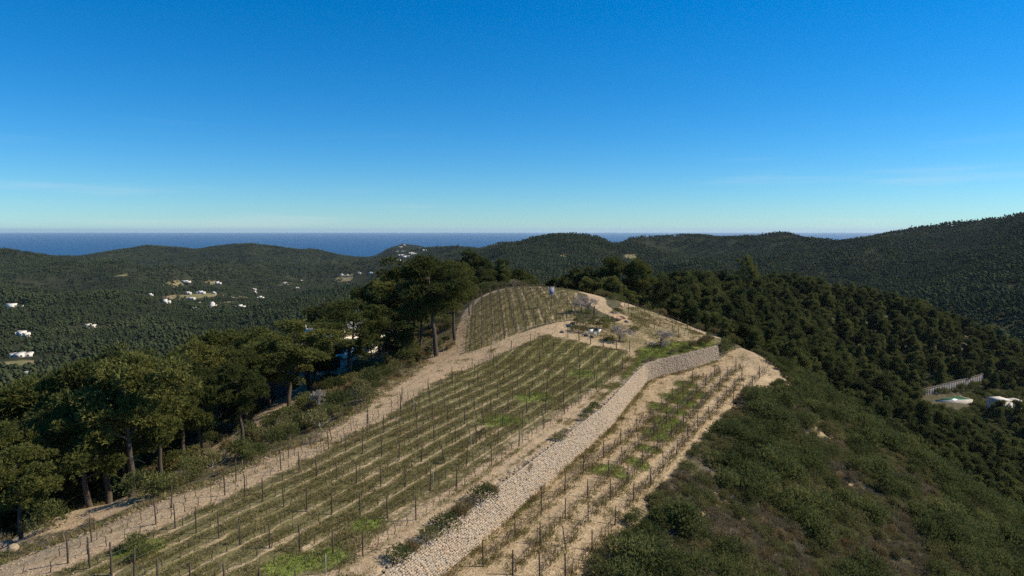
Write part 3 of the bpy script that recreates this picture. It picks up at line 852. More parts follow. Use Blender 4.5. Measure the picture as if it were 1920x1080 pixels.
def shrub_mesh(seed, h, w, n, blen, bw, mat, lobes=5, upright=.6, name='shrub', twigs=0):
    g = np.random.default_rng(seed)
    VV, QQ, n0 = [], [], 0
    for i in range(lobes):
        a = g.uniform(0, 6.28); rr = g.uniform(.2, .6) * w / 2 * (i > 0)
        c = np.array([math.cos(a) * rr, math.sin(a) * rr, h * g.uniform(.30, .55)])
        r = (w * g.uniform(.26, .40), w * g.uniform(.26, .40), h * g.uniform(.35, .52))
        P, D = clump_points(c, r, n // lobes, g, -.5)
        P[:, 2] = np.maximum(P[:, 2], .02)
        D = unit(D + [0, 0, upright])
        V, Q = blades(P, D, blen, bw, g, 3, .5)
        VV.append(V); QQ.append(Q + n0); n0 += len(V)
    mats = [M[mat]]; 
    V = np.vstack(VV); Q = np.vstack(QQ); mi = np.zeros(len(Q), int)
    if twigs:
        mb = MB()
        for i in range(twigs):
            a = g.uniform(0, 6.28); e = g.uniform(.3, 1.2)
            d = np.array([math.cos(a) * math.cos(e), math.sin(a) * math.cos(e), math.sin(e)]) * h * g.uniform(.7, 1.25)
            mb.tube(np.array([[0, 0, 0], d * .5 + g.normal(0, .05, 3), d]), [.016, .011, .004], 3, False)
        tv, tq = np.vstack(mb.V), np.vstack(mb.Q)
        V = np.vstack([V, tv]); Q = np.vstack([Q, tq + n0]); mi = np.append(mi, np.ones(len(tq), int)); mats.append(M['bark_grey'])
    return mesh_np(name, V, [Q], mats, mi)

def bare_tree_meshes(seed, h, spread, mat, name):
    """leafless tree: trunk and limbs, and a haze of twigs"""
    g = np.random.default_rng(seed)
    limbs, twigs = MB(), MB()
    def grow(p, d, l, r, depth):
        q = p + d * l * .5 + g.normal(0, .05 * l, 3); e = p + d * l + g.normal(0, .08 * l, 3)
        (limbs if depth < 2 else twigs).tube(np.array([p, q, e]), [r, r * .8, r * .6], 6 if depth < 2 else 3, depth == 5)
        if depth >= 5: return
        for _ in range((4, 3, 4, 4, 5)[depth]):
            a = unit(d + g.normal(0, spread, 3) + np.array([0, 0, .12]))
            s = g.uniform(.45, 1.0)
            grow(p + (e - p) * s, a, l * g.uniform(.62, .82), max(r * .55, .013), depth + 1)
    grow(np.zeros(3), np.array([0.04, 0, 1.0]), h * .27, h * .026, 0)
    return limbs.mesh(name + '_limbs', [M['twig_dark'] if mat == 'twig' else M[mat]], True), twigs.mesh(name + '_twigs', [M[mat]])

def vine_mesh(seed, canes=3, h=.62):
    g = np.random.default_rng(seed)
    mb = MB()
    k = np.linspace(0, 1, 5)
    tr = np.column_stack([np.cumsum(g.normal(0, .035, 5)), np.cumsum(g.normal(0, .03, 5)), -.1 + k * (h + .1)]); tr[0, :2] = 0
    mb.tube(tr, np.linspace(.034, .022, 5), 5)
    for s in (-1, 1):
        if g.random() < .12: continue
        L = g.uniform(.3, .6)
        arm = np.array([tr[-1], tr[-1] + [g.normal(0, .03), s * L * .5, .10], tr[-1] + [g.normal(0, .04), s * L, .10 + g.normal(0, .06)]])
        mb.tube(arm, [.018, .014, .010], 4)
        for c in range(canes):
            b = arm[1] + (arm[2] - arm[1]) * g.uniform(-.6, 1)
            l = g.uniform(.08, .28) if canes < 5 else g.uniform(.25, .75)
            mb.tube(np.array([b, b + [g.normal(0, .12 * l * 4), g.normal(0, .1 * l * 4), l]]), [.009, .005], 3, False)
    return mb.mesh('grapevine', [M['vine'] if canes < 5 else M['cane']])

def copy_parts(root_name, parts, loc, rz, scale, label, cat, group=None):
    """a thing = an Empty at its base with its parts as children (mesh data shared between copies)"""
    root = link(root_name, None, None, loc, rz, scale)
    root.empty_display_size = .3
    tag(root, label, cat, group)
    for nm, me in parts: link(nm, me, root)
    return root

# ------------------------------------------------------------------ retaining wall of dry stone
def resample(pts, step):
    pts = np.asarray(pts, float)
    s = np.concatenate([[0], np.cumsum(np.hypot(*np.diff(pts[:, :2], axis=0).T))])
    q = np.arange(0, s[-1], step)
    return np.column_stack([np.interp(q, s, pts[:, k]) for k in range(pts.shape[1])]), q

W, ws = resample(WALL, 0.25)
for _ in range(12):                                  # ease the corners
    W[1:-1] = .25 * W[:-2] + .5 * W[1:-1] + .25 * W[2:]
sel = W[:, 1] > 28
W = W[sel]
wd = unit(np.gradient(W, axis=0)); wnr = np.column_stack([wd[:, 1], -wd[:, 0]])       # right-hand normal
topz = H(*(W - wnr * 1.1).T); botz = H(*(W + wnr * .9).T)
ker = np.ones(17) / 17
def ease(a): return np.convolve(np.pad(a, 8, 'edge'), ker, 'valid')
topz, botz = ease(topz) + .07, ease(botz)
hgt = topz - botz
taper = np.ones(len(W))
topz = botz + np.maximum(hgt, .5) * taper
wall_root = link('retaining_wall', None, loc=(*W[len(W) // 2], botz[len(W) // 2]))
tag(wall_root, 'long pale dry stone retaining wall curving between the vineyard and the lower terrace', 'wall')
wo = np.array(wall_root.location)
core = MB()
secs = [np.column_stack([W + wnr * q, z]) for q, z in ((.30, botz - .4), (-.12, topz - .12), (-.66, topz - .12), (-.85, botz - .4))]
k = len(W); V = np.stack(secs, 1).reshape(-1, 3) - wo
i = np.arange(k - 1)[:, None] * 4
Q = np.concatenate([np.stack([i + a, i + 4 + a, i + 4 + (a + 1) % 4, i + (a + 1) % 4], -1).reshape(-1, 4) for a in range(4)])
core.add(V, np.vstack([Q, [[0, 1, 2, 3]], [[(k - 1) * 4 + 3, (k - 1) * 4 + 2, (k - 1) * 4 + 1, (k - 1) * 4]]]))
core.build('wall_core', M['stonewall_dark'], wall_root)
g = np.random.default_rng(5)
S0, S1, SZ0, SZ1 = [], [], [], []
arcs = np.concatenate([[0], np.cumsum(np.hypot(*np.diff(W, axis=0).T))])
course = 0.0
ncourse = 18
for c in range(ncourse):
    s = g.uniform(0, .2)
    while s < arcs[-1] - .05:
        l = g.uniform(.13, .32) if g.random() < .88 else g.uniform(.32, .5)
        S0.append(s); S1.append(min(s + l, arcs[-1])); SZ0.append(c / ncourse); SZ1.append((c + 1) / ncourse)
        s += l
S0, S1, SZ0, SZ1 = map(np.array, (S0, S1, SZ0, SZ1))
n = len(S0)
jit = lambda a: g.uniform(-a, a, n)
def wall_pt(s, f, out):
    x = np.interp(s, arcs, W[:, 0]); y = np.interp(s, arcs, W[:, 1])
    nxx = np.interp(s, arcs, wnr[:, 0]); nyy = np.interp(s, arcs, wnr[:, 1])
    zb, zt = np.interp(s, arcs, botz) - .15, np.interp(s, arcs, topz)
    q = .30 - .40 * f + out
    return np.column_stack([x + nxx * q, y + nyy * q, zb + (zt - zb) * f])
gap = .018; mz = .0045
z0 = SZ0 + mz + jit(.008); z1 = SZ1 - mz + jit(.008)
proud = g.uniform(.02, .09, n)
back = [wall_pt(s, f, -.04) for s, f in ((S0 + gap, z0), (S1 - gap, z0), (S1 - gap, z1), (S0 + gap, z1))]
ins = .2 * (S1 - S0)
fr = [wall_pt(s, f, proud + jit(.03)) for s, f in ((S0 + ins * g.uniform(.3, 1, n), z0 + .012 + jit(.006)), (S1 - ins * g.uniform(.3, 1, n), z0 + .012 + jit(.006)), (S1 - ins * g.uniform(.3, 1, n), z1 - .012 + jit(.006)), (S0 + ins * g.uniform(.3, 1, n), z1 - .012 + jit(.006)))]
V = np.stack(back + fr, 1).reshape(-1, 3) - wo
b = np.arange(n)[:, None] * 8
Q = np.concatenate([b + np.array(f) for f in ([4, 5, 6, 7], [0, 1, 5, 4], [1, 2, 6, 5], [2, 3, 7, 6], [3, 0, 4, 7])])
tag(link('facing_stones', mesh_np('facing_stones', V, [Q], [M['stone']]), wall_root), kind='stuff')

def rock_mesh(seed, flat=.7, rough=.25, n=7):
    g = np.random.default_rng(seed)
    import bmesh
    bm = bmesh.new(); bmesh.ops.create_icosphere(bm, subdivisions=2 if n > 5 else 1, radius=.5)
    d = [unit(g.normal(0, 1, 3)) for _ in range(n)]; h = g.uniform(.28, .46, n)
    for v in bm.verts:
        c = np.array(v.co)
        for dd, hh in zip(d, h):
            e = c @ dd
            if e > hh: c = c - dd * (e - hh) * .9
        c = c * [1, g.uniform(.97, 1.03), flat] 
        v.co = c
    me = bpy.data.meshes.new('rock'); bm.to_mesh(me); bm.free(); me.materials.append(M['rock'])
    return me
ROCKS = [rock_mesh(s, f) for s, f in ((1, .6), (2, .75), (3, .55), (4, .8))]
PEBBLES = proto_collection('pebble', [rock_mesh(s, .65, n=5) for s in (11, 12, 13)])
# capping rubble on the wall
m_ = 900
s = g.uniform(0, arcs[-1], m_); q = g.uniform(-.85, -.12, m_)
cp = np.column_stack([np.interp(s, arcs, W[:, 0]) + np.interp(s, arcs, wnr[:, 0]) * q, np.interp(s, arcs, W[:, 1]) + np.interp(s, arcs, wnr[:, 1]) * q, np.interp(s, arcs, topz) - .07])
tag(scatter('capping_stones', PEBBLES, 3, cp - wo, np.column_stack([g.uniform(.22, .5, m_), g.uniform(.22, .4, m_), g.uniform(.14, .3, m_)]), g.uniform(0, 6.28, m_), parent=wall_root), kind='stuff')

# ------------------------------------------------------------------ vine rows: posts and wires, and the vines
post_mb = MB(); post_mb.tube([[0, 0, -.4], [0, 0, .9], [.012, .006, 1.72]], [.048, .046, .042], 7)
POST = post_mb.mesh('post', [M['post']], True)
end_mb = MB(); end_mb.tube([[0, 0, -.4], [0, 0, .9], [.02, .01, 1.86]], [.060, .056, .052], 7)
ENDPOST = end_mb.mesh('post', [M['post']], True)
ROW_NAMES = []
VINES = []           # (x, y, z, angle, kind)
def trellis_row(pts, label, group, spacing=5.9, vstep=1.15, vkind=0, wires=(.68, 1.25), skip=.08, first=0.0, up=1.0):
    P, s = resample(pts, .25)
    if len(P) < 12: return
    L = s[-1]
    ps = np.arange(first, L, spacing)
    X = np.interp(ps, s, P[:, 0]) + rng.normal(0, .04, len(ps)); Y = np.interp(ps, s, P[:, 1]) + rng.normal(0, .04, len(ps))
    Z = H(X, Y)
    root = tag(link('trellis_row', None, loc=(X[0], Y[0], Z[0])), label, 'vine row', group)
    o0 = np.array([X[0], Y[0], Z[0]])
    tips = []
    for i in range(len(ps)):
        o = link('post', ENDPOST if i in (0, len(ps) - 1) else POST, root, np.array([X[i], Y[i], Z[i]]) - o0)
        tl = rng.normal(0, .022, 2); 
        if rng.random() < .04: tl *= 5
        o.rotation_euler = (tl[0], tl[1], rng.uniform(0, 6.28)); o.scale = (1, 1, up * rng.uniform(.93, 1.06))
    for wz in wires:
        mb = MB(); mb.tube(np.column_stack([X, Y, Z + wz * up]) - o0, .007, 3, False)
        if len(ps) > 1: mb.build('wire', M['wire'], root)
    a = np.arange(.5, L, vstep) ; a = a + rng.normal(0, .08, len(a))
    keep_ = rng.random(len(a)) > skip
    a = a[keep_]
    x = np.interp(a, s, P[:, 0]); y = np.interp(a, s, P[:, 1])
    ang = np.arctan2(np.gradient(P[:, 1]), np.gradient(P[:, 0])); an = np.interp(a, s, ang) - math.pi / 2
    for xx, yy, aa in zip(x, y, an): VINES.append((xx, yy, float(H(xx, yy)), aa, vkind, len(ROW_NAMES)))
    ROW_NAMES.append(label)

dirv = np.array([math.sin(R(AZ_MAIN)), math.cos(R(AZ_MAIN))]); nrm = np.array([dirv[1], -dirv[0]])
ORD = ['first', 'second', 'third', 'fourth', 'fifth', 'sixth', 'seventh', 'eighth', 'ninth', 'tenth', 'eleventh', 'twelfth', 'thirteenth', 'fourteenth', 'fifteenth']
main_rows = []
for r in range(-6, 14):
    t = np.arange(-45, 90, .3)
    q = P_L0 + nrm * 1.93 * r + dirv * t[:, None]
    ok = in_poly(q[:, 0], q[:, 1], FIELD) & (q[:, 1] > 33)
    if ok.sum() < 20: continue
    main_rows.append((t[ok][0], t[ok][-1], r))
for j, (a, b, r) in enumerate(main_rows):
    q = np.array([P_L0 + nrm * 1.93 * r + dirv * t for t in (a, b)])
    k = len(main_rows) - 1 - j
    lab = ('vine row of dark posts in the main field, the one nearest the stone wall' if k == 0 else
           'vine row of dark posts in the main field, the one along the dirt track' if j == 0 else
           'vine row of dark posts in the main field, %s from the stone wall' % ORD[min(k, 14)])
    first = (-a) % 5.9
    if first > 3: first = 0.2
    trellis_row(q, lab, 'trellis rows of the main vineyard field', first=first)
UP_ROWS = [((881, 655), (888, 567)), ((902, 653), (903, 557)), ((925, 637), (919, 551)), ((947, 634), (933, 546)), ((967, 625), (947, 543)), ((987, 617), (963, 542)), ((1005, 609), (974, 540)), ((1023, 607), (986, 539)), ((1043, 603), (999, 541)), ((1062, 598), (1015, 541)), ((1078, 592), (1034, 545)), ((1090, 585), (1052, 548))]
for j, (a, b) in enumerate(UP_ROWS):
    lab = 'vine row climbing the upper field, %s' % ('leftmost beside the pines' if j == 0 else 'rightmost near the bare almond tree' if j == len(UP_ROWS) - 1 else '%s from the pines' % ORD[j])
    trellis_row(np.array([hit(*a)[:2], hit(*b)[:2]]), lab, 'trellis rows of the upper field', 5.2, .95, 1, (.7, 1.2))
T_ROWS = [[(905, 1062), (1000, 975), (1102, 880), (1147, 847), (1184, 817), (1217, 792), (1246, 765), (1272, 742), (1295, 720), (1316, 705)],
          [(960, 1078), (1040, 990), (1141, 897), (1182, 852), (1217, 825), (1249, 794), (1276, 770), (1300, 747), (1321, 724), (1352, 695)],
          [(1010, 1085), (1090, 990), (1179, 902), (1218, 857), (1252, 830), (1281, 800), (1305, 775), (1328, 747), (1347, 730), (1370, 703), (1392, 688)],
          [(1060, 1090), (1140, 1000), (1218, 910), (1254, 867), (1285, 832), (1312, 800), (1335, 780), (1355, 755), (1373, 735), (1392, 710)],
          [(1375, 760), (1405, 730), (1428, 706), (1440, 696)]]
for j, r in enumerate(T_ROWS):
    lab = ['nearest the foot of the stone wall', 'second from the foot of the stone wall', 'third from the foot of the stone wall', 'along the scrub slope', 'short one at the far sandy end'][j]
    trellis_row(np.array([hit(*p)[:2] for p in r]), 'vine row on the lower terrace, ' + lab, 'trellis rows of the lower terrace', 5.0, .8, 1, (.62, 1.1))
S_ROWS = [((1172, 575), (1318, 627)), ((1178, 588), (1302, 633)), ((1185, 600), (1280, 636))]
for j, (a, b) in enumerate(S_ROWS):
    trellis_row(np.array([hit(*a)[:2], hit(*b)[:2]]), 'small right-hand vineyard row beyond the almond trees, ' + ('farthest, along the path' if j == 0 else 'middle one' if j == 1 else 'closest to the almond trees'), 'trellis rows of the small right vineyard', 4.2, .9, 1, (.7, 1.2))

VM = [vine_mesh(s, 2) for s in range(60, 65)]; VM2 = [vine_mesh(s, 6, .55) for s in range(70, 75)]
vines = np.array(VINES)
uu, vv = project(vines[:, 0], vines[:, 1], vines[:, 2])
inview = (uu > -10) & (uu < 1930) & (vv < 1090)
order = np.argsort(np.where(inview, np.hypot(vines[:, 0], vines[:, 1]), 1e9))
single = order[:290]
for i in single:
    x, y, z, a, kd, ri = vines[i]
    rn = ROW_NAMES[int(ri)].replace('vine row of dark posts in the main field, ', '').replace('vine row on the lower terrace, ', '').replace('the one ', '')
    s = rng.uniform(.75, 1.1)
    o = link('grapevine', (VM2 if kd else VM)[rng.integers(5)], None, (x, y, z), a + rng.normal(0, .15) + math.pi * rng.integers(2), s)
    if kd: tag(o, 'bushy unpruned grapevine of the lower terrace row ' + rn.replace('short one', 'short'), 'grapevine', 'terrace grapevines, row ' + rn)
    else: tag(o, 'gnarled leafless grapevine in the main field row ' + rn, 'grapevine', 'main field grapevines, row ' + rn)
rest = np.setdiff1d(np.arange(len(vines)), single)
rest = rest[inview[rest] | (rng.random(len(rest)) < .3)]
VC = proto_collection('vine_stock', VM + VM2)
scatter('far_grapevines', VC, 10, vines[rest, :3], rng.uniform(.85, 1.3, len(rest)), vines[rest, 3] + rng.normal(0, .2, len(rest)), 'leafless grapevines in the farther vineyard rows', 'grapevines', (rng.integers(0, 5, len(rest)) + 5 * vines[rest, 4]).astype(int))

# ------------------------------------------------------------------ grass, weeds and stones on the ground
def tuft(seed, n, h, w, mat, r=.12, up=1.4):
    g = np.random.default_rng(seed)
    C = np.column_stack([g.normal(0, r, (n, 2)), np.zeros(n)])
    V, Q = blades(C, unit(np.column_stack([C[:, :2] * 3, np.full(n, up * .5)])), h, w, g, 1, .3)
    return mesh_np('tuft', V, [Q], [M[mat]])
TUFTS = proto_collection('tuft', [tuft(1, 14, .16, .035, 'grass', .16), tuft(2, 12, .20, .03, 'grass', .13), tuft(3, 12, .13, .04, 'weeds', .18), tuft(4, 16, .32, .03, 'straw', .12, 2.2), tuft(5, 14, .22, .03, 'straw', .16)])
def rand_in(poly, n):
    p = np.array(poly); lo, hi = p.min(0), p.max(0)
    q = rng.uniform(lo, hi, (n, 2))
    return q[in_poly(q[:, 0], q[:, 1], poly)]
q = np.column_stack([rng.uniform(-34, 50, 210000), rng.uniform(34, 152, 210000)])
q = q[visible_xy(q[:, 0], q[:, 1], .05)]
bq, gq, tq = cover(q[:, 0], q[:, 1])
furrow = ((q - P_L0) @ nrm) / 1.93
stripe = np.where(tq > .9, np.cos(2 * math.pi * furrow) * .45, 0)
patchn = fbm(q[:, 0] / 2.5, q[:, 1] / 2.5, 55, 3)
upf = in_poly(q[:, 0], q[:, 1], UPPER)
keepq = (gq - stripe * 1.1 + patchn * .9 > rng.uniform(.45, 1.0, len(q))) & (~upf | (rng.random(len(q)) < .35))
q = q[keepq]; gq = gq[keepq]
dE_, sE_, _ = seg_dist(q[:, 0], q[:, 1], E_LINE)
q, gq = q[dE_ * sE_ < 1], gq[dE_ * sE_ < 1]
fresh = gq > .85
pick = np.where(fresh & (rng.random(len(q)) < .55), 2, np.where(rng.random(len(q)) < .2, 4, rng.integers(0, 2, len(q))))
scatter('field_grass', TUFTS, 5, np.column_stack([q, H(q[:, 0], q[:, 1])]), rng.uniform(.6, 1.5, len(q)), rng.uniform(0, 6.28, len(q)), 'short patchy grass between the vine rows and on the bank', 'grass', pick)
print('grass', len(q))
# straw along the foot of the wall and the track edges
def along(pts, n, spread, lo=None):
    P, s = resample(pts, .3)
    i = rng.integers(0, len(P), n)
    return P[i] + rng.normal(0, spread, (n, 2))
foot = W + wnr * .62
def patchy(p): return p[fbm(p[:, 0] / 4, p[:, 1] / 4, 88, 3) > rng.uniform(-.5, .35, len(p))]
pts = np.vstack([patchy(along(foot, 900, .14)), patchy(along(foot[:int(len(foot) * .6)], 700, .4)), along([hit(u, v)[:2] for u, v in TRACK_L[1:11]], 900, .55)] + [along([hit(u, v)[:2] for u, v in r], 520, .22) for r in T_ROWS[:4]])
pts = pts[pts[:, 1] > 33]
scatter('dry_grass', TUFTS, 5, np.column_stack([pts, H(pts[:, 0], pts[:, 1])]), rng.uniform(.7, 1.7, len(pts)), rng.uniform(0, 6.28, len(pts)), 'dry straw grass along the foot of the stone wall and track edge', 'dry grass', rng.choice([3, 4, 0, 0, 2], len(pts)))
q = np.column_stack([rng.uniform(-34, 50, 90000), rng.uniform(34, 135, 90000)])
q = q[visible_xy(q[:, 0], q[:, 1], .05)]
bq, gq, tq = cover(q[:, 0], q[:, 1])
ok = (bq - gq * .5 + fbm(q[:, 0] / 3, q[:, 1] / 3, 58, 3) * .9 > rng.uniform(.35, 1.15, len(q)))
dE_, sE_, _ = seg_dist(q[:, 0], q[:, 1], E_LINE)
q = q[ok & (dE_ * sE_ < 2)]
edge_pts = along([hit(u, v)[:2] for u, v in TRACK_L[1:12]], 900, .28)
sz = np.append(rng.uniform(.03, .10, len(q)) * rng.choice([1, 1, 1, 2.2], len(q)), rng.uniform(.10, .34, len(edge_pts)))
q = np.vstack([q, edge_pts])
scatter('field_stones', PEBBLES, 3, np.column_stack([q, H(q[:, 0], q[:, 1]) + sz * .1]), sz, rng.uniform(0, 6.28, len(q)), 'loose pale stones and clods on the vineyard soil and track edge', 'stones')

# ------------------------------------------------------------------ pines standing by the vineyard
BIG = [pine_meshes(101, 13, .38, .33, 14, 90), pine_meshes(102, 13, .42, .30, 13, 90, lean=.08), pine_meshes(103, 13, .34, .38, 15, 85, flat=.75),
       pine_meshes(104, 13, .45, .34, 12, 90, lean=.1, flat=.7), pine_meshes(105, 13, .28, .30, 15, 85, mat='pine_dark'),
       pine_meshes(106, 13, .36, .42, 13, 55, lean=.10, flat=.7, fullness=.85)]
SMALL = [pine_meshes(201, 8, .12, .27, 14, 42, .46, .20, .04, 1.15, 'pine', .75, 3), pine_meshes(202, 8, .16, .30, 13, 42, .46, .20, .05, 1.15, 'pine', .7, 3), pine_meshes(203, 8, .10, .23, 15, 40, .46, .20, .03, 1.1, 'pine', .8, 3), pine_meshes(204, 8, .18, .32, 13, 42, .46, .20, .06, 1.2, 'pine_dark', .7, 3)]
SPUR = [pine_meshes(211, 8, .10, .25, 14, 42, .46, .16, .04, 1.15, 'pine_spur', .8, 3), pine_meshes(212, 8, .14, .28, 13, 42, .46, .16, .05, 1.15, 'pine_spur', .75, 3), pine_meshes(213, 8, .08, .21, 15, 40, .46, .16, .03, 1.1, 'pine_spur', .85, 3), pine_meshes(214, 8, .16, .30, 13, 42, .46, .16, .06, 1.2, 'pine_dark', .75, 3)]
def stand(u, y, top_v, kind, label, wide=1.0, rz=None, pool=BIG, nat=13.0, cat='tree', nm='pine_tree', group='pines along the vineyard edge'):
    x = (u - 960) / 1280 * y / CP * 1.0
    x = float(at_y(u, 560, y)[0]); z = float(H(x, y))
    h = float(at_y(u, top_v, y)[2]) - z
    s = h / nat
    wm, cr = pool[kind]
    rz = rng.uniform(0, 6.28) if rz is None else rz
    return copy_parts(nm, (('trunk', wm), ('crown', cr)), (x, y, z - .1), rz, (s * wide, s * wide, s), label, cat, group)
TREES = [
 (12, 49, 832, 0, 'low spreading pine at the bottom left corner of the photo', 1.0),
 (40, 72, 735, 4, 'tall dark pine rising behind the corner pine', 1.15),
 (100, 70, 700, 1, 'pine left of the tall straight-trunked pine, half behind it', 1.1),
 (75, 62, 775, 4, 'dark pine behind the corner pine at the far left edge', 1.1),
 (150, 57, 722, 2, 'pine at the left whose trunk stands just left of the forked trunk', 1.0),
 (185, 60, 672, 1, 'tall pine with a straight dark trunk above the dirt road', .95),
 (228, 59, 655, 3, 'tall pine on a forked trunk beside the dirt track', 1.05),
 (290, 63, 690, 0, 'pine on a curved leaning trunk beside the dirt track', .9),
 (372, 68, 712, 1, 'slim-trunked pine standing before the shaded dirt road', .9),
 (448, 69, 680, 3, 'wavy-trunked pine closest to the track, right end of the near pines', .9),
 (330, 76, 668, 2, 'rounded pine behind the slim-trunked pine', 1.0),
 (213, 80, 640, 4, 'tall dark pine peaking above the left group', .9),
 (120, 84, 705, 0, 'pine crown at the left edge behind the front row', 1.1),
 (268, 86, 672, 2, 'pine crown between the tall dark pine and the rounded pine', 1.0),
 (20, 92, 760, 2, 'half-cut pine crown at the left edge of the photo', 1.2),
 (345, 97, 642, 1, 'pine with a domed crown in the second row of the left group', 1.0),
 (405, 108, 616, 0, 'broad pine on the left shoulder of the wide pine', 1.15),
 (470, 104, 612, 2, 'pine merging with the left side of the wide pine', 1.0),
 (575, 106, 628, 0, 'full pine crown between the wide pine and the white house', 1.1),
 (500, 98, 622, 2, 'bushy pine crown just left of the wide pine', 1.05),
 (452, 88, 652, 0, 'pine crown filling the gap left of the bushy pine', 1.0),
 (537, 92, 600, 5, 'wide pine with pale twisted limbs above the sandy yard', 1.3),
 (600, 132, 568, 4, 'dark pine left of the white house roof', 1.1),
 (656, 100, 562, 5, 'open-crowned pine on a leaning trunk in front of the white house', 1.2),
 (694, 104, 592, 3, 'thin pine with a bare pale trunk right of the white house', .75),
 (640, 135, 580, 1, 'pine crown rising behind the white house', 1.0),
 (728, 113, 596, 4, 'short dark pine between the white house and the tallest pine', .8),
 (762, 113, 604, 1, 'short pine left of the pale twin trunk', .8),
 (612, 108, 632, 4, 'dark low pine hiding the left corner of the white house', 1.0),
 (712, 122, 523, 0, 'round-headed pine left of the tallest pine clump', 1.05),
 (752, 118, 506, 2, 'pine with layered branches touching the tallest pine on its left', 1.15),
 (786, 114, 505, 2, 'pine on a pale twin trunk beside the tallest pine', .8),
 (817, 108, 478, 3, 'tallest broad pine beside the track junction', 1.08),
 (852, 116, 486, 0, 'broad pine forming the right shoulder of the tallest pine', .95),
 (880, 128, 512, 0, 'pine overhanging the upper left corner of the upper field', .72),
 (888, 160, 466, 4, 'dark flat-topped pine peeking behind the tallest pine', .9)]
for u, y, tv, kd, lab, wide in TREES: stand(u, y, tv, kd, lab, wide)
for u, y, tv, kd, lab, wide in [(910, 166, 508, 3, 'small dark pine at the left end of the hilltop path', 1.15), (938, 174, 514, 1, 'small pine behind the left end of the upper field', 1.1), (970, 178, 503, 0, 'pointed pine behind the top of the upper field', 1.0), (1040, 186, 521, 2, 'little pine on the skyline above the blue-grey panel', 1.0), (1056, 186, 519, 1, 'little pine right of the one above the panel', .9),
                              (1080, 188, 502, 3, 'dark pine behind the grey almond tree', 1.2), (1105, 180, 519, 0, 'bright little pine left of the tall pair', .9), (1119, 182, 521, 2, 'narrow little pine left of the tall pair', .8), (1142, 172, 517, 0, 'conical young pine in front of the tall pair', 1.0), (1170, 170, 540, 1, 'low bushy pine at the foot of the tall pair', 1.4), (1270, 152, 552, 3, 'dark pine at the right end of the small vineyard', 1.2), (1300, 140, 575, 1, 'bushy pine hanging over the small vineyard path', 1.2)]:
    stand(u, y, tv, kd, lab, wide, pool=SMALL, nat=8.0, group='small pines on the hilltop skyline')
stand(1150, 186, 480, 2, 'left one of the two tall pines on the skyline', .85, group='pair of tall pines')
stand(1195, 184, 484, 0, 'right one of the two tall pines on the skyline', .72, group='pair of tall pines')
stand(1402, 262, 477, 5, 'lone tall thin pine rising above the right-hand spur', .5, group='lone pine on the spur')

# ------------------------------------------------------------------ forest of the right-hand spur and the left slope
def jitter_grid(x0, x1, y0, y1, step):
    gx, gy = np.meshgrid(np.arange(x0, x1, step), np.arange(y0, y1, step))
    gx = gx + rng.uniform(-.45, .45, gx.shape) * step; gy = gy + rng.uniform(-.45, .45, gy.shape) * step
    return gx.ravel(), gy.ravel()
VILLA_C = hit(1800, 752, 150)
def clear_of_hilltop(x, y):
    st, p, arc = wall_step(x, y)
    ok = np.ones(len(x), bool)
    for poly in (FIELD, UPPER, GRASSBANK, GARDEN, SMALLV, TRACK): ok &= poly_sd(x, y, poly) < -2.5
    for pts, w in PATHS: ok &= line_dist(x, y, pts) > w + 1.5
    for pts, w in ROADS: ok &= line_dist(x, y, pts) > w + 1.0
    return ok
fx, fy = jitter_grid(-420, 420, 60, 470, 4.7)
ok = visible_xy(fx, fy, .05) & clear_of_hilltop(fx, fy) & (np.hypot(fx, fy) < 460)
fx, fy = fx[ok], fy[ok]
fz = H(fx, fy)
u, v = project(fx, fy, fz)
slope_p = (np.column_stack([fx, fy]) - E0) @ EN; slope_s = (np.column_stack([fx, fy]) - E0) @ ED
scrubzone = (slope_s < 62) & (slope_p > -12) & (slope_p < 78 - .25 * np.maximum(slope_s, 0)) & (fx > 5)
right = (fx > 25) & (fy > 118) & ~scrubzone
back = (fy > 168) & (np.abs(fx) < 80)
left = (fx < -10) & ((fy > 118) | (fx < -.62 * fy - 4)) & (fx < -.10 * fy - 22)
sel = (right | back | left)
# clearing for the pool villa
pv = np.hypot((fx - VILLA_C[0]) / 1.35, fy - VILLA_C[1])
sel &= ~((pv < 9))
# the line of sight to the villa stays open as in the photo
sel &= ~((u > 1718) & (u < 1850) & (v > 722) & (v < 812) & (fy > 150))
sel &= ~((u > 1840) & (v > 735) & (v < 792) & (fy > 170))
# the white house and its yard on the left
HOUSE = hit(655, 690, 95)
sel &= ~((np.abs(u - 640) < 75) & (fy < 175) & (fy > 95))
sel &= ~((u > 560) & (u < 900) & (fy < 150))
fx, fy, fz = fx[sel], fy[sel], fz[sel]
h = np.where(fx > 0, rng.uniform(4.0, 9.2, len(fx)), rng.uniform(6, 11.5, len(fx)))
h = np.where((fx > 25) & (fy < 175), h * .8, h)
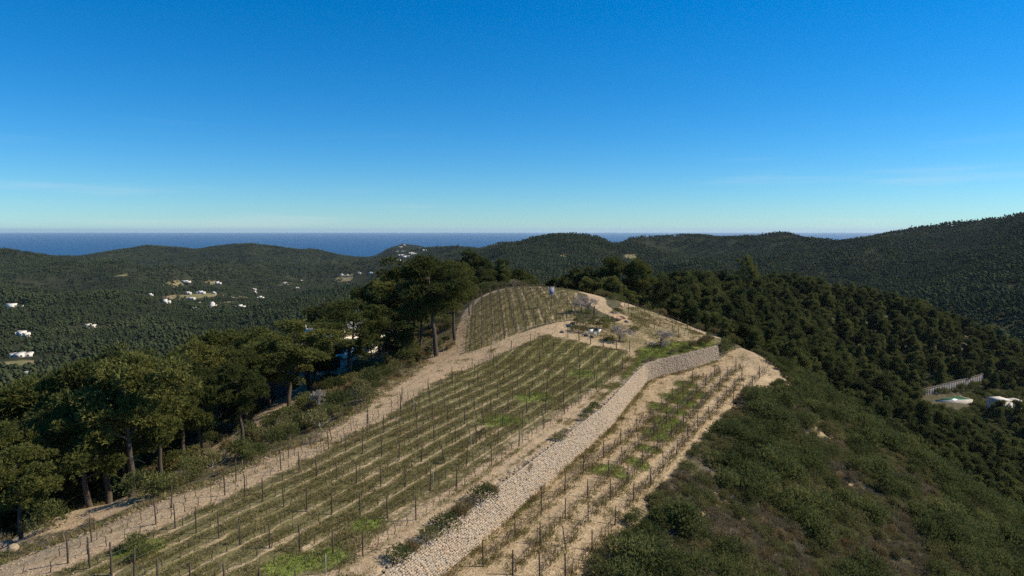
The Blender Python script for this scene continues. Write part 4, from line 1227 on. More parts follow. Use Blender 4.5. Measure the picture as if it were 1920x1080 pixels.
# in sight at all? (march towards the camera over the bare ground)
def seen(x, y, ztop, steps=46, slack=0.5):
    vis = np.ones(len(x), bool)
    for f in np.linspace(.06, .97, steps):
        zz = CAM_Z + (ztop - CAM_Z) * f
        vis &= (zz + slack > H(x * f, y * f)) 
    return vis
vis = seen(fx, fy, fz + h + 1)
fx, fy, fz, h = fx[vis], fy[vis], fz[vis], h[vis]
u, v = project(fx, fy, fz + h * .6)
inv = (u > 0) & (u < 1920) & (v > 0) & (v < 1080)
order = np.argsort(np.where(inv, np.hypot(fx, fy) / h, 1e9))
ids = order[:285]
for i in ids:
    kd = rng.integers(4); s = h[i] / 8
    rgt = fx[i] > 0
    if fx[i] > 25 and fy[i] > 118:
        zone = 'beside the sandy end of the terrace' if fy[i] < 165 and fx[i] < 75 else 'around the pool villa' if fx[i] > 120 and fy[i] > 200 else 'low in the fold below the scrub slope' if fz[i] < -20 else 'on the crest of the right-hand spur' if fy[i] > 225 else 'in the middle of the right-hand spur'
    elif fx[i] > -40 and fy[i] > 165:
        zone = 'in the belt behind the hilltop, ' + ('left part' if fx[i] < -5 else 'right part')
    else:
        zone = 'in the left slope wood, ' + ('far left' if fx[i] < -.6 * fy[i] else 'behind the wide pine' if fx[i] > -.42 * fy[i] else 'behind the near pine group')
    lab = ('tall' if h[i] > 9 else 'small' if h[i] < 7 else 'middling') + ' dark pine ' + zone
    grp = 'pines ' + zone
    copy_parts('pine_tree', (('trunk', SPUR[kd][0]), ('crown', SPUR[kd][1])), (fx[i], fy[i], fz[i] - .2), rng.uniform(0, 6.28), (s * rng.uniform(.75, 1.1), s * rng.uniform(.75, 1.1), s * 1.1), lab, 'tree', grp)
rest = np.setdiff1d(np.arange(len(fx)), ids)
SM = []
for wm, cr in SPUR:
    SM.append(cr)
SPC = proto_collection('spur_pine', SM)
s = h[rest] / 8; sw = s * rng.uniform(.75, 1.15, len(s)); s = s * rng.uniform(1.0, 1.2, len(s))
scatter('spur_forest', SPC, 4, np.column_stack([fx[rest], fy[rest], fz[rest] - .2]), np.column_stack([sw, sw, s]), rng.uniform(0, 6.28, len(s)), 'dense dark pine forest covering the spur and slopes around the vineyard hill', 'forest')
print('forest', len(ids), len(rest))

# ------------------------------------------------------------------ far pine woods on the hills
def blob(seed, n, r, h, mat='pine_far', count=1, area=0):
    g = np.random.default_rng(seed)
    import bmesh
    bm = bmesh.new(); bmesh.ops.create_icosphere(bm, subdivisions=1, radius=1)
    B = np.array([v.co[:] for v in bm.verts]); T = np.array([[v.index for v in f.verts] for f in bm.faces]); bm.free()
    VV, TT, n0 = [], [], 0
    for c in range(count):
        cx, cy = (0, 0) if count == 1 else g.uniform(-area, area, 2)
        hh = h * g.uniform(.75, 1.2); rr = r * g.uniform(.75, 1.2)
        for k in range(n):
            a = g.uniform(0, 6.28); f = g.uniform(.30, .92)
            q = rr * .62 * math.sin(math.pi * (.25 + .7 * f)) * g.uniform(.3, 1)
            c0 = np.array([cx + math.cos(a) * q, cy + math.sin(a) * q, hh * f * .95])
            sz = rr * g.uniform(.38, .62) * (1.15 - .45 * f)
            V = B * (sz * g.uniform(.65, 1.2, (len(B), 1))) * [1, 1, .85] + c0
            VV.append(V); TT.append(T + n0); n0 += len(V)
    return mesh_np('far_pine', np.vstack(VV), [np.vstack(TT)], [M[mat]])
FAR1 = proto_collection('far_pine_single', [blob(s, 9, 2.6, 7.8) for s in range(4)])
FAR2 = proto_collection('far_pine_cluster', [blob(20 + s, 4, 2.7, 7.5, count=13, area=10) for s in range(4)])
FAR3 = proto_collection('far_pine_wood', [blob(40 + s, 3, 3.3, 7.5, count=26, area=19) for s in range(4)])
def normals(x, y, e=12.0):
    gx = (H(x + e, y) - H(x - e, y)) / (2 * e); gy = (H(x, y + e) - H(x, y - e)) / (2 * e)
    return gx, gy
def wood(r0, r1, step, coll, name, label, tilt, vary):
    x, y = jitter_grid(-.82 * r1, .82 * r1, 40, r1, step)
    r = np.hypot(x, y)
    ok = visible_xy(x, y, .03) & (r > r0) & (r <= r1)
    x, y = x[ok], y[ok]; z = H(x, y)
    ok = (z > SEA_Z + 6) & (patch_amount(x, y) < rng.uniform(.2, .75, len(x)))
    ok &= seen(x, y, z + 12, 60, 2.0)
    dens = fbm(x / 160, y / 160, 91, 3)
    ok &= dens > rng.uniform(-1.1, -.15, len(x))
    x, y, z = x[ok], y[ok], z[ok]
    for c, rr in HOUSE_CLEAR:
        f = np.hypot(x - c[0], y - c[1]) > rr + step * .35
        # nothing stands right in front of a house
        along_ = (x * c[0] + y * c[1]) / math.hypot(*c); side_ = np.abs(x * c[1] - y * c[0]) / math.hypot(*c)
        f &= ~((side_ < rr * .8) & (along_ > math.hypot(*c) - rr * 2.6) & (along_ < math.hypot(*c)))
        x, y, z = x[f], y[f], z[f]
    gx, gy = normals(x, y)
    n = len(x)
    rz = rng.uniform(0, 6.28, n)
    # rotate about the up axis, then lean with the ground: euler XYZ from matrices kept simple by leaning only
    rot = np.column_stack([np.arctan(gy) * tilt, -np.arctan(gx) * tilt, rz * (1 if tilt == 0 else 0)])
    s = rng.uniform(*vary, n) * (1 + .6 * fbm(x / 60, y / 60, 93, 3))
    scatter(name, coll, 4, np.column_stack([x, y, z - .4]), s, rot, label, 'forest')
    print(name, n)

# ------------------------------------------------------------------ houses
def house(u, v, w, label, tmin, rot=None, mat='white_far', tile=False, blocks=None, seed=0, group=None, nm='villa', dist=None):
    """a flat-roofed island house of a few cubes, each with its roof slab and window openings"""
    g = np.random.default_rng(seed + int(u * 7 + v))
    p = hit(u, v, tmin)
    rot = g.uniform(-.3, .5) if rot is None else rot
    root = tag(link(nm, None, None, p, rot), label, 'house', group)
    if blocks is None:
        blocks = [(0, 0, w * .55, w * .5, g.uniform(3.4, 6.2))]
        blocks.append((w * .48, g.uniform(-.08, .12) * w, w * .45, w * .42, g.uniform(2.9, 3.8)))
        if g.random() < .6: blocks.append((-w * .42, g.uniform(-.1, .1) * w, w * .32, w * .38, g.uniform(2.8, 3.6)))
    for (bx, by, bw, bd, bh) in blocks:
        mb = MB(); mb.box((bx, by, bh / 2 - 1.0), (bw, bd, bh + 2.0))
        wall_o = mb.build('wall', M[mat], root)
        mb = MB()
        if tile:
            x0, x1, y0, y1 = bx - bw / 2 - .3, bx + bw / 2 + .3, by - bd / 2 - .3, by + bd / 2 + .3
            mb.add([[x0, y0, bh], [x1, y0, bh], [x1, y1, bh], [x0, y1, bh], [x0, by, bh + bd * .22], [x1, by, bh + bd * .22]], [[0, 1, 5, 4], [2, 3, 4, 5], [0, 3, 2, 1]], [[0, 4, 3], [1, 2, 5]])
            mb.build('roof', M['tile'], root)
        else:
            mb.box((bx, by, bh + .03), (bw - .5, bd - .5, .06))
            for sx, sy, lx, ly in ((0, -1, bw + .06, .25), (0, 1, bw + .06, .25), (-1, 0, .25, bd - .5), (1, 0, .25, bd - .5)):
                mb.box((bx + sx * (bw / 2 - .12), by + sy * (bd / 2 - .12), bh + .16), (lx, ly, .36))
            mb.build('roof', M['roofslab'] if g.random() < .4 else M[mat], root)
        nw = max(1, int(bw / 3.6))
        for k in range(nw):
            mb = MB(); mb.box((bx - bw / 2 + (k + .5) * bw / nw, by - bd / 2 - .01, min(1.5, bh - 1.2)), (min(1.5, bw / nw * .45), .10, 1.5)); mb.build('window', M['dark'], wall_o)
        mb = MB(); mb.box((bx + bw / 2 + .01, by, min(1.3, bh - 1.2)), (.10, 1.4, 1.9)); mb.build('window', M['dark'], wall_o)
    return root, p
HOUSE_CLEAR = []
VILLAS = [(22, 577, 22, 'long white villa high on the forested left hillside'), (41, 629, 15, 'white villa with a long low wing at the left edge of the valley'), (166, 615, 14, 'white house with dark openings alone below brown terraces'), (38, 669, 17, 'white house on bare tan terraces at the far left'),
          (57, 706, 17, 'flat-roofed villa with dark windows nearest on the left valley floor'), (347, 529, 26, 'long pale villa at the foot of the middle hill'), (407, 532, 18, 'white villa at the right of the long pale villa'), (354, 542, 18, 'pale villa topmost in the valley hamlet'), (352, 551, 14, 'white house on the left of the valley hamlet'),
          (376, 550, 18, 'bright flat white villa in the middle of the valley hamlet'), (358, 561, 15, 'low white house below the middle of the valley hamlet'), (374, 571, 14, 'cream house just above the big white farmhouse'), (386, 577, 17, 'white annex left of the big white farmhouse'), (398, 577, 13, 'big white farmhouse at the bottom of the valley hamlet'),
          (310, 568, 13, 'white house left of the valley hamlet beside a garden wall'), (282, 555, 10, 'small white house left of the hamlet, upper of two'), (287, 562, 12, 'small white house left of the hamlet, lower of two'), (224, 553, 8, 'tiny white house by the leftmost tan field'), (238, 553, 8, 'tiny white house right of the leftmost tan field'),
          (401, 551, 8, 'tiny white hut at the right edge of the hamlet'), (450, 577, 16, 'white house right of the big farmhouse'), (466, 580, 10, 'small cream house right of the farmhouse'), (475, 544, 12, 'white house upper of two above the right meadow'), (478, 550, 8, 'small white house lower of two above the right meadow'), (488, 560, 14, 'white house standing alone in the middle of the valley'),
          (432, 560, 14, 'pale terraced house in the hamlet meadow'), (484, 582, 8, 'tiny white hut low in the valley centre'), (365, 583, 11, 'low white wall-like house below the farmhouse'), (534, 533, 16, 'white house below the long tan terrace'), (565, 528, 10, 'bright small house right of the long tan terrace'), (556, 541, 10, 'small pale house under the long tan terrace'), (634, 538, 12, 'lone white house left of the round-headed pine'),
          (641, 517, 11, 'white house left of three at the valley head'), (652, 518, 10, 'white house in the middle of three at the valley head'), (672, 513, 14, 'pinkish house right of three at the valley head'), (695, 513, 12, 'white house above the round-headed pine')]
for k, (u, v, w, lab) in enumerate(VILLAS):
    blk = None
    if v == 577 and u == 398: blk = [(0, 0, 9, 9, 9), (6.5, 0, 5, 7, 5), (0, 1, 5, 4, 11)]
    r, p = house(u, v, w * .88, lab, 350, seed=k, mat='cream' if k in (11, 21, 25) else 'white_far', tile=(k in (34,)), blocks=blk, group='scattered houses of the valley')
    HOUSE_CLEAR.append((p[:2], w * .62))
HILL_HOUSES = [(757, 460), (768, 460), (751, 463.5), (744, 472), (755, 472), (763, 472), (771, 475), (775, 476.5), (787, 466), (794, 470), (753, 479), (758, 482.5), (762, 481), (744, 489)]
HLAB = ['topmost white house on the hill above the sea', 'white house right of the topmost one on the sea hill', 'pinkish house left below the top of the sea hill', 'leftmost white house on the sea hill', 'white house in the middle row of the sea hill', 'white house right in the middle row of the sea hill', 'upper of two small houses right of the sea hill middle', 'lower of two small houses right of the sea hill middle', 'white house high on the right shoulder of the sea hill', 'rightmost white house of the sea hill', 'big white house low on the sea hill, left part', 'lowest bright white house on the sea hill', 'white house right of the lowest pair on the sea hill', 'small house in the woods below the sea hill']
for k, (u, v) in enumerate(HILL_HOUSES):
    r, p = house(u, v, 26 if k in (10, 11) else 19, HLAB[k], 1500, seed=100 + k, group='houses on the hill above the sea')
    HOUSE_CLEAR.append((p[:2], 16))

# the white house behind the pines, its annex and sheds
def at_dist(u, y): 
    x = float(at_y(u, 560, y)[0]); return np.array([x, y, float(H(x, y))])
p = at_dist(652, 126)
z_roof = float(at_y(640, 636, 126)[2])
hh = z_roof - p[2]
root = tag(link('white_house', None, None, p, R(20)), 'large white stepped house half hidden behind the open-crowned pine', 'house')
BL = [('wall', 'white', (0, 0, (hh - 2) / 2), (9.5, 8, hh + 2)), ('wall', 'white', (-4.0, 4.2, (hh + 1.7 - 2) / 2), (7, 6.5, hh + 3.7)), ('wall', 'white', (4.5, 6.5, (hh + 2.8 - 2) / 2), (8.5, 7, hh + 4.8)), ('wall', 'white', (-3.4, -5.2, (hh * .52 - 2) / 2), (6.5, 3.2, hh * .52 + 2))]
for nm, mt, c, s in BL:
    mb = MB(); mb.box(c, s); mb.build(nm, M[mt], root)
    zt = c[2] + s[2] / 2
    mb = MB()
    for sx, sy, lx, ly in ((0, -1, s[0] + .1, .3), (0, 1, s[0] + .1, .3), (-1, 0, .3, s[1] - .55), (1, 0, .3, s[1] - .55)):
        mb.box((c[0] + sx * (s[0] / 2 - .13), c[1] + sy * (s[1] / 2 - .13), zt + .2), (lx, ly, .44))
    mb.build('parapet', M['white'], root)
for wx, wy, wz, wd_ in ((-2.5, -4.02, hh * .72, 1.2), (1.2, -4.02, hh * .72, 1.2), (3.2, -4.02, hh * .35, 1.4), (-3.4, -6.82, hh * .25, 2.2), (-5.5, .93, hh + .5, 1.0), (2.6, 2.98, hh + 1.5, 1.4), (6.0, 2.98, hh + 1.5, 1.4)):
    mb = MB(); mb.box((wx, wy, wz), (wd_, .08, 1.5)); wo_ = mb.build('window', M['dark'], root)
    mb = MB(); mb.box((wx, wy - .06, wz - .82), (wd_ + .3, .18, .10)); mb.build('sill', M['white'], wo_)
mb = MB(); mb.box((-3.4, -7.4, hh * .50 + .2), (7.4, 1.6, .18)); mb.build('canopy', M['white'], root)
HOUSE_CLEAR.append((p[:2], 8))
p = at_dist(735, 136); zt = float(at_y(735, 590, 136)[2]) - p[2]
root = tag(link('white_house', None, None, p, R(18)), 'white house glimpsed between the trunks left of the tallest pine', 'house')
mb = MB(); mb.box((0, 0, zt / 2 - 1), (7.5, 6, zt + 2)); mb.build('wall', M['white'], root)
mb = MB(); mb.box((0, 0, zt + .12), (7.9, 6.4, .24)); mb.build('roof', M['roofslab'], root)
for wx in (-2, 1.5):
    mb = MB(); mb.box((wx, -3.02, zt - 1.5), (1.1, .08, 1.3)); mb.build('window', M['dark'], root)
p = hit(502, 758); 
root = tag(link('shed', None, None, (p[0], p[1] + 2, p[2]), R(-12)), 'dark grey flat shed at the back of the sandy yard under the pines', 'shed')
mb = MB(); mb.box((0, 0, 1.1), (4.6, 3.6, 3.2)); mb.build('wall', M['shed'], root)
mb = MB(); mb.box((0, 0, 2.8), (5.0, 4.0, .2)); mb.build('roof', M['shed'], root)
mb = MB(); mb.box((.9, -1.82, 1.0), (1.6, .08, 2.0)); mb.build('door', M['dark'], root)
p = at_dist(583, 112); zt = max(2.6, float(at_y(583, 716, 112)[2]) - p[2])
root = tag(link('shed', None, None, p, R(-20)), 'small white outbuilding with a clay tile edge right of the wide pine', 'shed')
mb = MB(); mb.box((0, 0, zt / 2 - 1), (3.4, 2.8, zt + 2)); mb.build('wall', M['shed_cream'], root)
mb = MB(); mb.box((-.9, 0, zt + .1), (4.6, 3.2, .2)); mb.build('roof', M['tile'], root)
mb = MB(); mb.box((-.4, -1.42, zt - 1.3), (.9, .08, 1.6)); mb.build('door', M['dark'], root)

# pool villa in the right-hand valley
c = VILLA_C
mb0 = (1820, 745)
pp = [hit(*q, 150) for q in ((1726, 742), (1842, 716), (1740, 760), (1800, 765), (1885, 765), (1912, 775), (1880, 815))]
zp = float(np.median([q[2] for q in pp[2:4]]))
A_, B_ = pp[0], pp[1]
root = tag(link('garden_wall', None, None, A_), 'tall rough stone wall standing behind the green pool', 'wall')
d = B_ - A_; L = math.hypot(d[0], d[1]); ang = math.atan2(d[1], d[0])
ztop = max(A_[2], B_[2]) + 2.6
mb = MB(); cop = MB(); n_ = 26
for k in range(n_):
    f = (k + .5) / n_
    q = d * f; zb = float(H(A_[0] + q[0], A_[1] + q[1])) - 4.5 - A_[2]
    tz = (A_[2] + 1.6 + (ztop - A_[2] - 1.6) * f + rng.uniform(-.06, .06)) - A_[2]
    tz += .6
    cop.box((q[0], q[1], tz + .07), (L / n_ * .97, .9, .14), ang)
    mb.box((q[0], q[1], (zb + tz) / 2), (L / n_ * .999, .7 + rng.uniform(0, .08), tz - zb), ang)
mb.build('wall', M['shed'], root)
cop.build('coping', M['stonewall_dark'], root)
q0, q1 = at_z(1738, 748, zp + .6), at_z(1808, 748, zp + .6)
pc = (q0 + q1) / 2; pw = abs(q1[0] - q0[0])
root = tag(link('swimming_pool', None, None, (pc[0], pc[1], zp + .7)), 'green swimming pool with a pale rim below the stone wall', 'pool')
mb = MB(); mb.box((0, 0, -.7), (pw + .9, 9.0, 2.4)); mb.build('pool_rim', M['concrete'], root, rz=R(8))
tW = NT('green pool water'); tW.bsdf((.040, .120, .055), .2, tW.noise(2.0, 2, .5, tW.n('ShaderNodeTexCoord').outputs['Object']), .08, .02, .5)
mb = MB(); mb.box((0, 0, .515), (pw, 8.0, .06)); mb.build('pool_water', tW.m, root, rz=R(8))
p = at_dist(1890, 246); p[2] = float(at_y(1890, 772, 246)[2])
zt = float(at_y(1890, 750, 246)[2]) - p[2]
root = tag(link('villa', None, None, p, R(6)), 'white cubic villa cut by the right edge of the photo', 'house')
mb = MB(); mb.box((0, 1, zt / 2 - 3), (5.2, 6, zt + 6)); mb.build('wall', M['cream'], root)
mb = MB(); mb.box((0, 1, zt + .12), (5.5, 6.3, .28)); mb.build('roof', M['roofslab'], root)
mb = MB(); mb.box((.9, -2.02, zt * .42), (2.6, .08, zt * .42)); mb.build('window', M['dark'], root)
mb = MB()
th = np.linspace(0, 2 * math.pi, 20, endpoint=False)
mb.tube([[5.2, .5, -4], [5.2, .5, zt - .4], [5.2, .5, zt - .2]], [2.6, 2.6, 2.45], 20); mb.build('round_tower', M['cream'], root, True)
p = at_dist(1880, 226); p[2] = float(at_y(1880, 838, 226)[2])
root = tag(link('pergola', None, None, p, R(4)), 'open terrace shelter with a straw roof under the broad tree at the right edge', 'pergola')
mb = MB(); mb.box((0, 0, 3.0), (13, 5, .25)); mb.build('roof', M['straw'], root)
for sx in (-1, -.33, .33, 1):
    mb = MB(); mb.box((sx * 5.8, -2.1, 0), (.45, .45, 6)); mb.build('pillar', M['cream'], root)
mb = MB(); mb.box((0, 2.2, 0), (12.4, .3, 5.6)); mb.build('back_wall', M['cream'], root)
mb = MB(); mb.box((1, -2, -.6), (17, 9, .9)); mb.build('terrace', M['concrete'], root)
bt = pine_meshes(301, 9, .42, .48, 14, 70, .4, .18, .05, .8, 'scrub_olive', .45, 3)
copy_parts('garden_tree', (('trunk', bt[0]), ('crown', bt[1])), at_dist(1872, 219) - [0, 0, 1], .4, 1.05, 'broad flat-crowned tree standing over the terrace at the right edge', 'tree')

# ------------------------------------------------------------------ woods of the far hills
wood(400, 880, 4.7, FAR1, 'valley_wood', 'pine wood of the valleys right below the vineyard hill', 0, (.55, 1.6))
wood(880, 1900, 15.5, FAR2, 'hill_wood', 'pine woods covering the middle hills and valley', .9, (.7, 1.4))
wood(1900, 5000, 29, FAR3, 'coast_wood', 'dark pine woods on the far hills towards the sea', .9, (.85, 1.25))

# ------------------------------------------------------------------ scrub
SH = {'green': [shrub_mesh(s, 1.15, 1.7, 420, .14, .042, 'scrub_green', lobes=7) for s in (1, 2, 3)],
      'olive': [shrub_mesh(s, .9, 1.5, 360, .16, .034, 'scrub_olive', lobes=6, twigs=8) for s in (4, 5, 6)],
      'grey': [shrub_mesh(s, .75, 1.3, 260, .20, .022, 'scrub_grey', upright=1.0, twigs=16) for s in (7, 8)],
      'straw': [shrub_mesh(s, .6, .9, 170, .34, .03, 'straw', 4, 1.8) for s in (9, 10)],
      'dead': [shrub_mesh(12, .5, 1.4, 24, .2, .02, 'scrub_grey', 4, .3, twigs=60)]}
def shrub(kind, p, size, label, group=None, cat='shrub', i=None, sz=None):
    me = SH[kind][rng.integers(len(SH[kind])) if i is None else i]
    s = np.array([size * rng.uniform(.85, 1.15), size * rng.uniform(.85, 1.15), (sz or size) * rng.uniform(.85, 1.15)])
    return tag(link({'straw': 'grass_clump', 'dead': 'brushwood'}.get(kind, 'shrub'), me, None, p, rng.uniform(0, 6.28), s), label, cat, group)
WT = [(742, 1058, 'green', 1.15, 'dark green shrub on the wall top at the bottom of the photo'), (772, 1040, 'straw', 1.2, 'tan grass clump above the lowest wall-top shrub'), (797, 1017, 'olive', 1.2, 'spiky olive shrub on the wall top, second from the bottom'), (833, 998, 'green', 1.2, 'round dark shrub beside fallen stones on the wall top'), (815, 1008, 'grey', .9, 'grey shrub left of the round dark wall-top shrub'),
      (858, 975, 'straw', 1.5, 'broad tan grass clump on the wall top, lower one'), (868, 966, 'straw', 1.3, 'tan grass clump right of the broad one on the wall top'), (878, 953, 'grey', 1.0, 'grey twiggy shrub between tan clumps on the wall top'), (900, 944, 'green', 1.25, 'tall green shrub halfway along the near wall top'), (922, 932, 'straw', 1.3, 'tan grass clump right of the tall green wall shrub'), (947, 914, 'straw', 1.2, 'tan grass clump, upper one of the near wall top'), (963, 900, 'grey', .9, 'grey tuft ending the near shrub line on the wall'), (988, 884, 'grey', 1.0, 'low grey shrub on the middle of the wall top'), (1008, 866, 'straw', .7, 'little straw tuft on the middle of the wall top'),
      (1047, 832, 'olive', 1.0, 'olive shrub on the wall beside white stones'), (1060, 815, 'grey', .8, 'grey tuft above the olive wall shrub'), (1093, 791, 'olive', .9, 'olive tuft below the round wall shrub'), (1103, 780, 'green', .8, 'low dark shrub left of the round wall shrub'), (1112, 771, 'green', 1.05, 'round dark shrub on the wall just before the bend'), (1210, 680, 'grey', .9, 'brown tuft on the wall bend'), (1222, 676, 'grey', .9, 'brown tuft right of the wall bend'), (1283, 659, 'green', 1.0, 'dark bush on the far wall top'), (1300, 653, 'straw', 1.8, 'tan reed clump on the far wall top'), (1320, 646, 'straw', 2.2, 'largest tan reed clump near the far wall end'), (1332, 640, 'straw', 1.6, 'reddish reed clump behind the largest one'), (1328, 632, 'green', 1.0, 'little bush on the path above the far wall end'), (1262, 664, 'grey', 1.2, 'low grey shrub on the far wall top')]
for u, v, kd, s, lab in WT:
    p = hit(u, v); shrub(kd, p, s, lab, 'shrubs on the wall top')
p = hit(1358, 668); shrub('green', p, 1.25, 'tall dark juniper hiding the far end of the stone wall', sz=3.0, i=0)
p = hit(1368, 660); shrub('green', p, 1.4, 'second dark juniper right of the wall end', sz=2.0, i=1)
for u, v, kd, s, lab in [(253, 1030, 'green', 1.0, 'bright weed bush between the near rows on the left'), (268, 1046, 'green', .9, 'lower weed bush between the near rows on the left'), (829, 868, 'green', .6, 'small dark bush alone in the middle of the main field'), (908, 812, 'olive', .6, 'little olive bush among the middle posts'), (1232, 652, 'green', .4, 'dark tuft below the right almond tree'),
                       (560, 770, 'grey', 1.3, 'leafless grey bush on the bank under the wide pine')]:
    shrub(kd, hit(u, v), s, lab, 'bushes in the vineyard field')
for u, v, kd, s, sz, lab in [(1087, 612, 'olive', 1.5, 2.6, 'small leafy tree on the left of the rock garden'), (1078, 622, 'green', 1.2, 1.2, 'green bush at the left of the rock garden'), (1092, 624, 'olive', 1.3, 1.3, 'yellowish bush left of the white garden seats'), (1105, 613, 'green', 1.4, 1.2, 'dark bush behind the white garden seats'), (1135, 618, 'green', 2.0, 2.2, 'large round dark bush left of the middle almond tree'), (1099, 592, 'green', 1.3, 1.3, 'dark clipped bush at the foot of the far almond tree'), (1140, 640, 'green', 1.2, .7, 'low dark bush in front of the rock garden'), (1113, 600, 'olive', 1.0, .9, 'olive bush at the back of the rock garden'), (1158, 588, 'green', 1.2, 1.0, 'dark bush at the end of the sandy path'), (1190, 622, 'olive', 1.3, 1.0, 'grey olive bush between the two near almond trees')]:
    shrub(kd, hit(u, v), s, lab, 'bushes of the rock garden', sz=sz)
for k, (u, v, s, red) in enumerate([(1068, 612, 1.0, 0), (1074, 608, .9, 1), (1124, 607, 1.1, 1), (1132, 602, 1.0, 1), (1140, 600, 1.1, 0), (1150, 598, 1.2, 1), (1160, 600, 1.3, 1), (1168, 597, 1.1, 1), (1175, 604, 1.0, 0), (1120, 618, .8, 0), (1160, 582, 1.5, 1), (1055, 623, .8, 0), (1206, 563, 2.2, 1), (24, 1032, .9, 0), (8, 1026, 1.1, 0)]):
    p = hit(u, v)
    lab = ['pale boulder at the left tip of the rock garden', 'reddish boulder near the left tip of the rock garden', 'reddish boulder behind the dark bush of the rock garden', 'red boulder second from the rock garden bush', 'pale boulder in the middle of the rock garden edge', 'red boulder right of the middle of the rock garden', 'largest reddish boulder of the rock garden', 'reddish boulder at the right back of the rock garden', 'pale boulder at the right end of the rock garden', 'small pale rock beside the white garden seats', 'reddish boulder at the end of the sandy path', 'dark flat rock on the path before the rock garden', 'orange rock outcrop below the right tall pine', 'pale boulder beside the track at the bottom left corner', 'big pale boulder at the left edge of the photo'][k]
    me = ROCKS[k % 4]
    if red:
        me = me.copy(); me.materials.clear(); me.materials.append(M['rock_red'])
    tag(link('boulder', me, None, p + [0, 0, s * .15], rng.uniform(0, 6.28), (s * 1.2, s * .9, s * .9)), lab, 'rock', 'boulders')
# almond trees, bare in winter
for k, (u, v, h, lab) in enumerate([(1104, 588, 5.4, 'bare pinkish almond tree at the back beside the upper field'), (1161, 641, 4.2, 'bare almond tree in the middle beside the rock garden'), (1240, 648, 4.4, 'bare almond tree on the right above the grass bank')]):
    lm, tw = bare_tree_meshes(401 + k, h, .62, 'twig', 'almond')
    copy_parts('almond_tree', (('limbs', lm), ('twigs', tw)), hit(u, v), 1.0 + k, (1.35, 1.35, .95), lab, 'tree', 'almond trees')
lm, tw = bare_tree_meshes(77, 4.5, .5, 'bark_grey', 'dead_tree')
copy_parts('dead_tree', (('limbs', lm), ('twigs', tw)), hit(600, 775), 0, (1.2, 1.2, .9), 'leafless grey tree on the bank below the white outbuilding', 'tree')
# white garden seats
p = hit(1103, 629)
for k, (dx, lab) in enumerate([(0, 'left one of the two white garden seats in the rock garden'), (1.15, 'right one of the two white garden seats in the rock garden')]):
    root = tag(link('lounge_chair', None, None, p + [dx, -.25 * k, 0], R(205 + 25 * k), 1.05), lab, 'seat', 'white garden seats')
    mb = MB(); mb.box((0, 0, .36), (.75, .85, .10)); mb.build('seat', M['white'], root)
    mb = MB(); V = np.array([[-.38, .38, .38], [.38, .38, .38], [.38, .72, 1.05], [-.38, .72, 1.05]]); V = np.vstack([V, V + [0, .07, -.03]]); mb.add(V, [[0, 1, 2, 3], [7, 6, 5, 4], [0, 4, 5, 1], [1, 5, 6, 2], [2, 6, 7, 3], [3, 7, 4, 0]]); mb.build('backrest', M['white'], root)
    for sx in (-1, 1):
        for sy in (-1, 1):
            mb = MB(); mb.box((sx * .33, sy * .36, .12), (.07, .07, .40)); mb.build('leg', M['white'], root)
        mb = MB(); mb.box((sx * .40, .02, .60), (.07, .85, .06)); mb.build('armrest', M['white'], root)
# blue-grey panel on a pole in the upper field, thick post, pale stakes
p = hit(1034, 575)
root = tag(link('solar_panel', None, None, p, R(12)), 'blue-grey tilted panel on a pole standing in the upper vine field', 'panel')
tP = NT('panel glass'); br = tP.n('ShaderNodeTexBrick'); br.offset = 0; br.inputs['Scale'].default_value = 3; br.inputs[1].default_value = (.17, .18, .22, 1); br.inputs[2].default_value = (.20, .21, .25, 1); br.inputs[3].default_value = (.4, .42, .48, 1); br.inputs['Mortar Size'].default_value = .012
tP.l(tP.n('ShaderNodeTexCoord').outputs['Object'], br.inputs[0]); tP.bsdf(br.outputs[0], .6, spec=.2)
mb = MB(); mb.tube([[0, 0, -.3], [0, 0, 2.2]], .06, 8); mb.build('pole', M['post'], root)
mb = MB(); mb.box((0, 0, 0), (1.0, .06, 1.4)); o = mb.build('panel', tP.m, root, loc=(0, -.1, 2.9)); o.rotation_euler = (R(-22), 0, 0)
mb = MB()
for x0, z0, sx, sz_ in ((-.53, 0, .06, 1.5), (.53, 0, .06, 1.5), (0, -.72, 1.0, .06), (0, .72, 1.0, .06)): mb.box((x0, 0, z0), (sx, .09, sz_))
o = mb.build('frame', M['post_grey'], root, loc=(0, -.1, 2.9)); o.rotation_euler = (R(-22), 0, 0)
mb = MB(); mb.tube([[0, 0, -.4], [0, 0, 1.2], [.02, 0, 2.1]], [.13, .125, .12], 9)
tag(link('thick_post', mb.mesh('thick_post', [M['post']], True), None, hit(1114, 596)), 'thick dark wooden post beside the far almond tree', 'post')
mb = MB(); mb.tube([[0, 0, -.3], [0, 0, .7], [.01, 0, 1.25]], [.03, .028, .026], 7); STK = mb.mesh('stake', [M['post_grey']], True)
for k, (u, v) in enumerate([(812, 912), (883, 837), (776, 770), (611, 1078)]):
    tag(link('vine_stake', STK, None, hit(u, v)), 'pale vine stake in the main field, ' + ['near its lower right rows', 'in the middle of the field', 'at the upper left near the track', 'at the bottom edge of the photo'][k], 'stake', 'pale stakes')

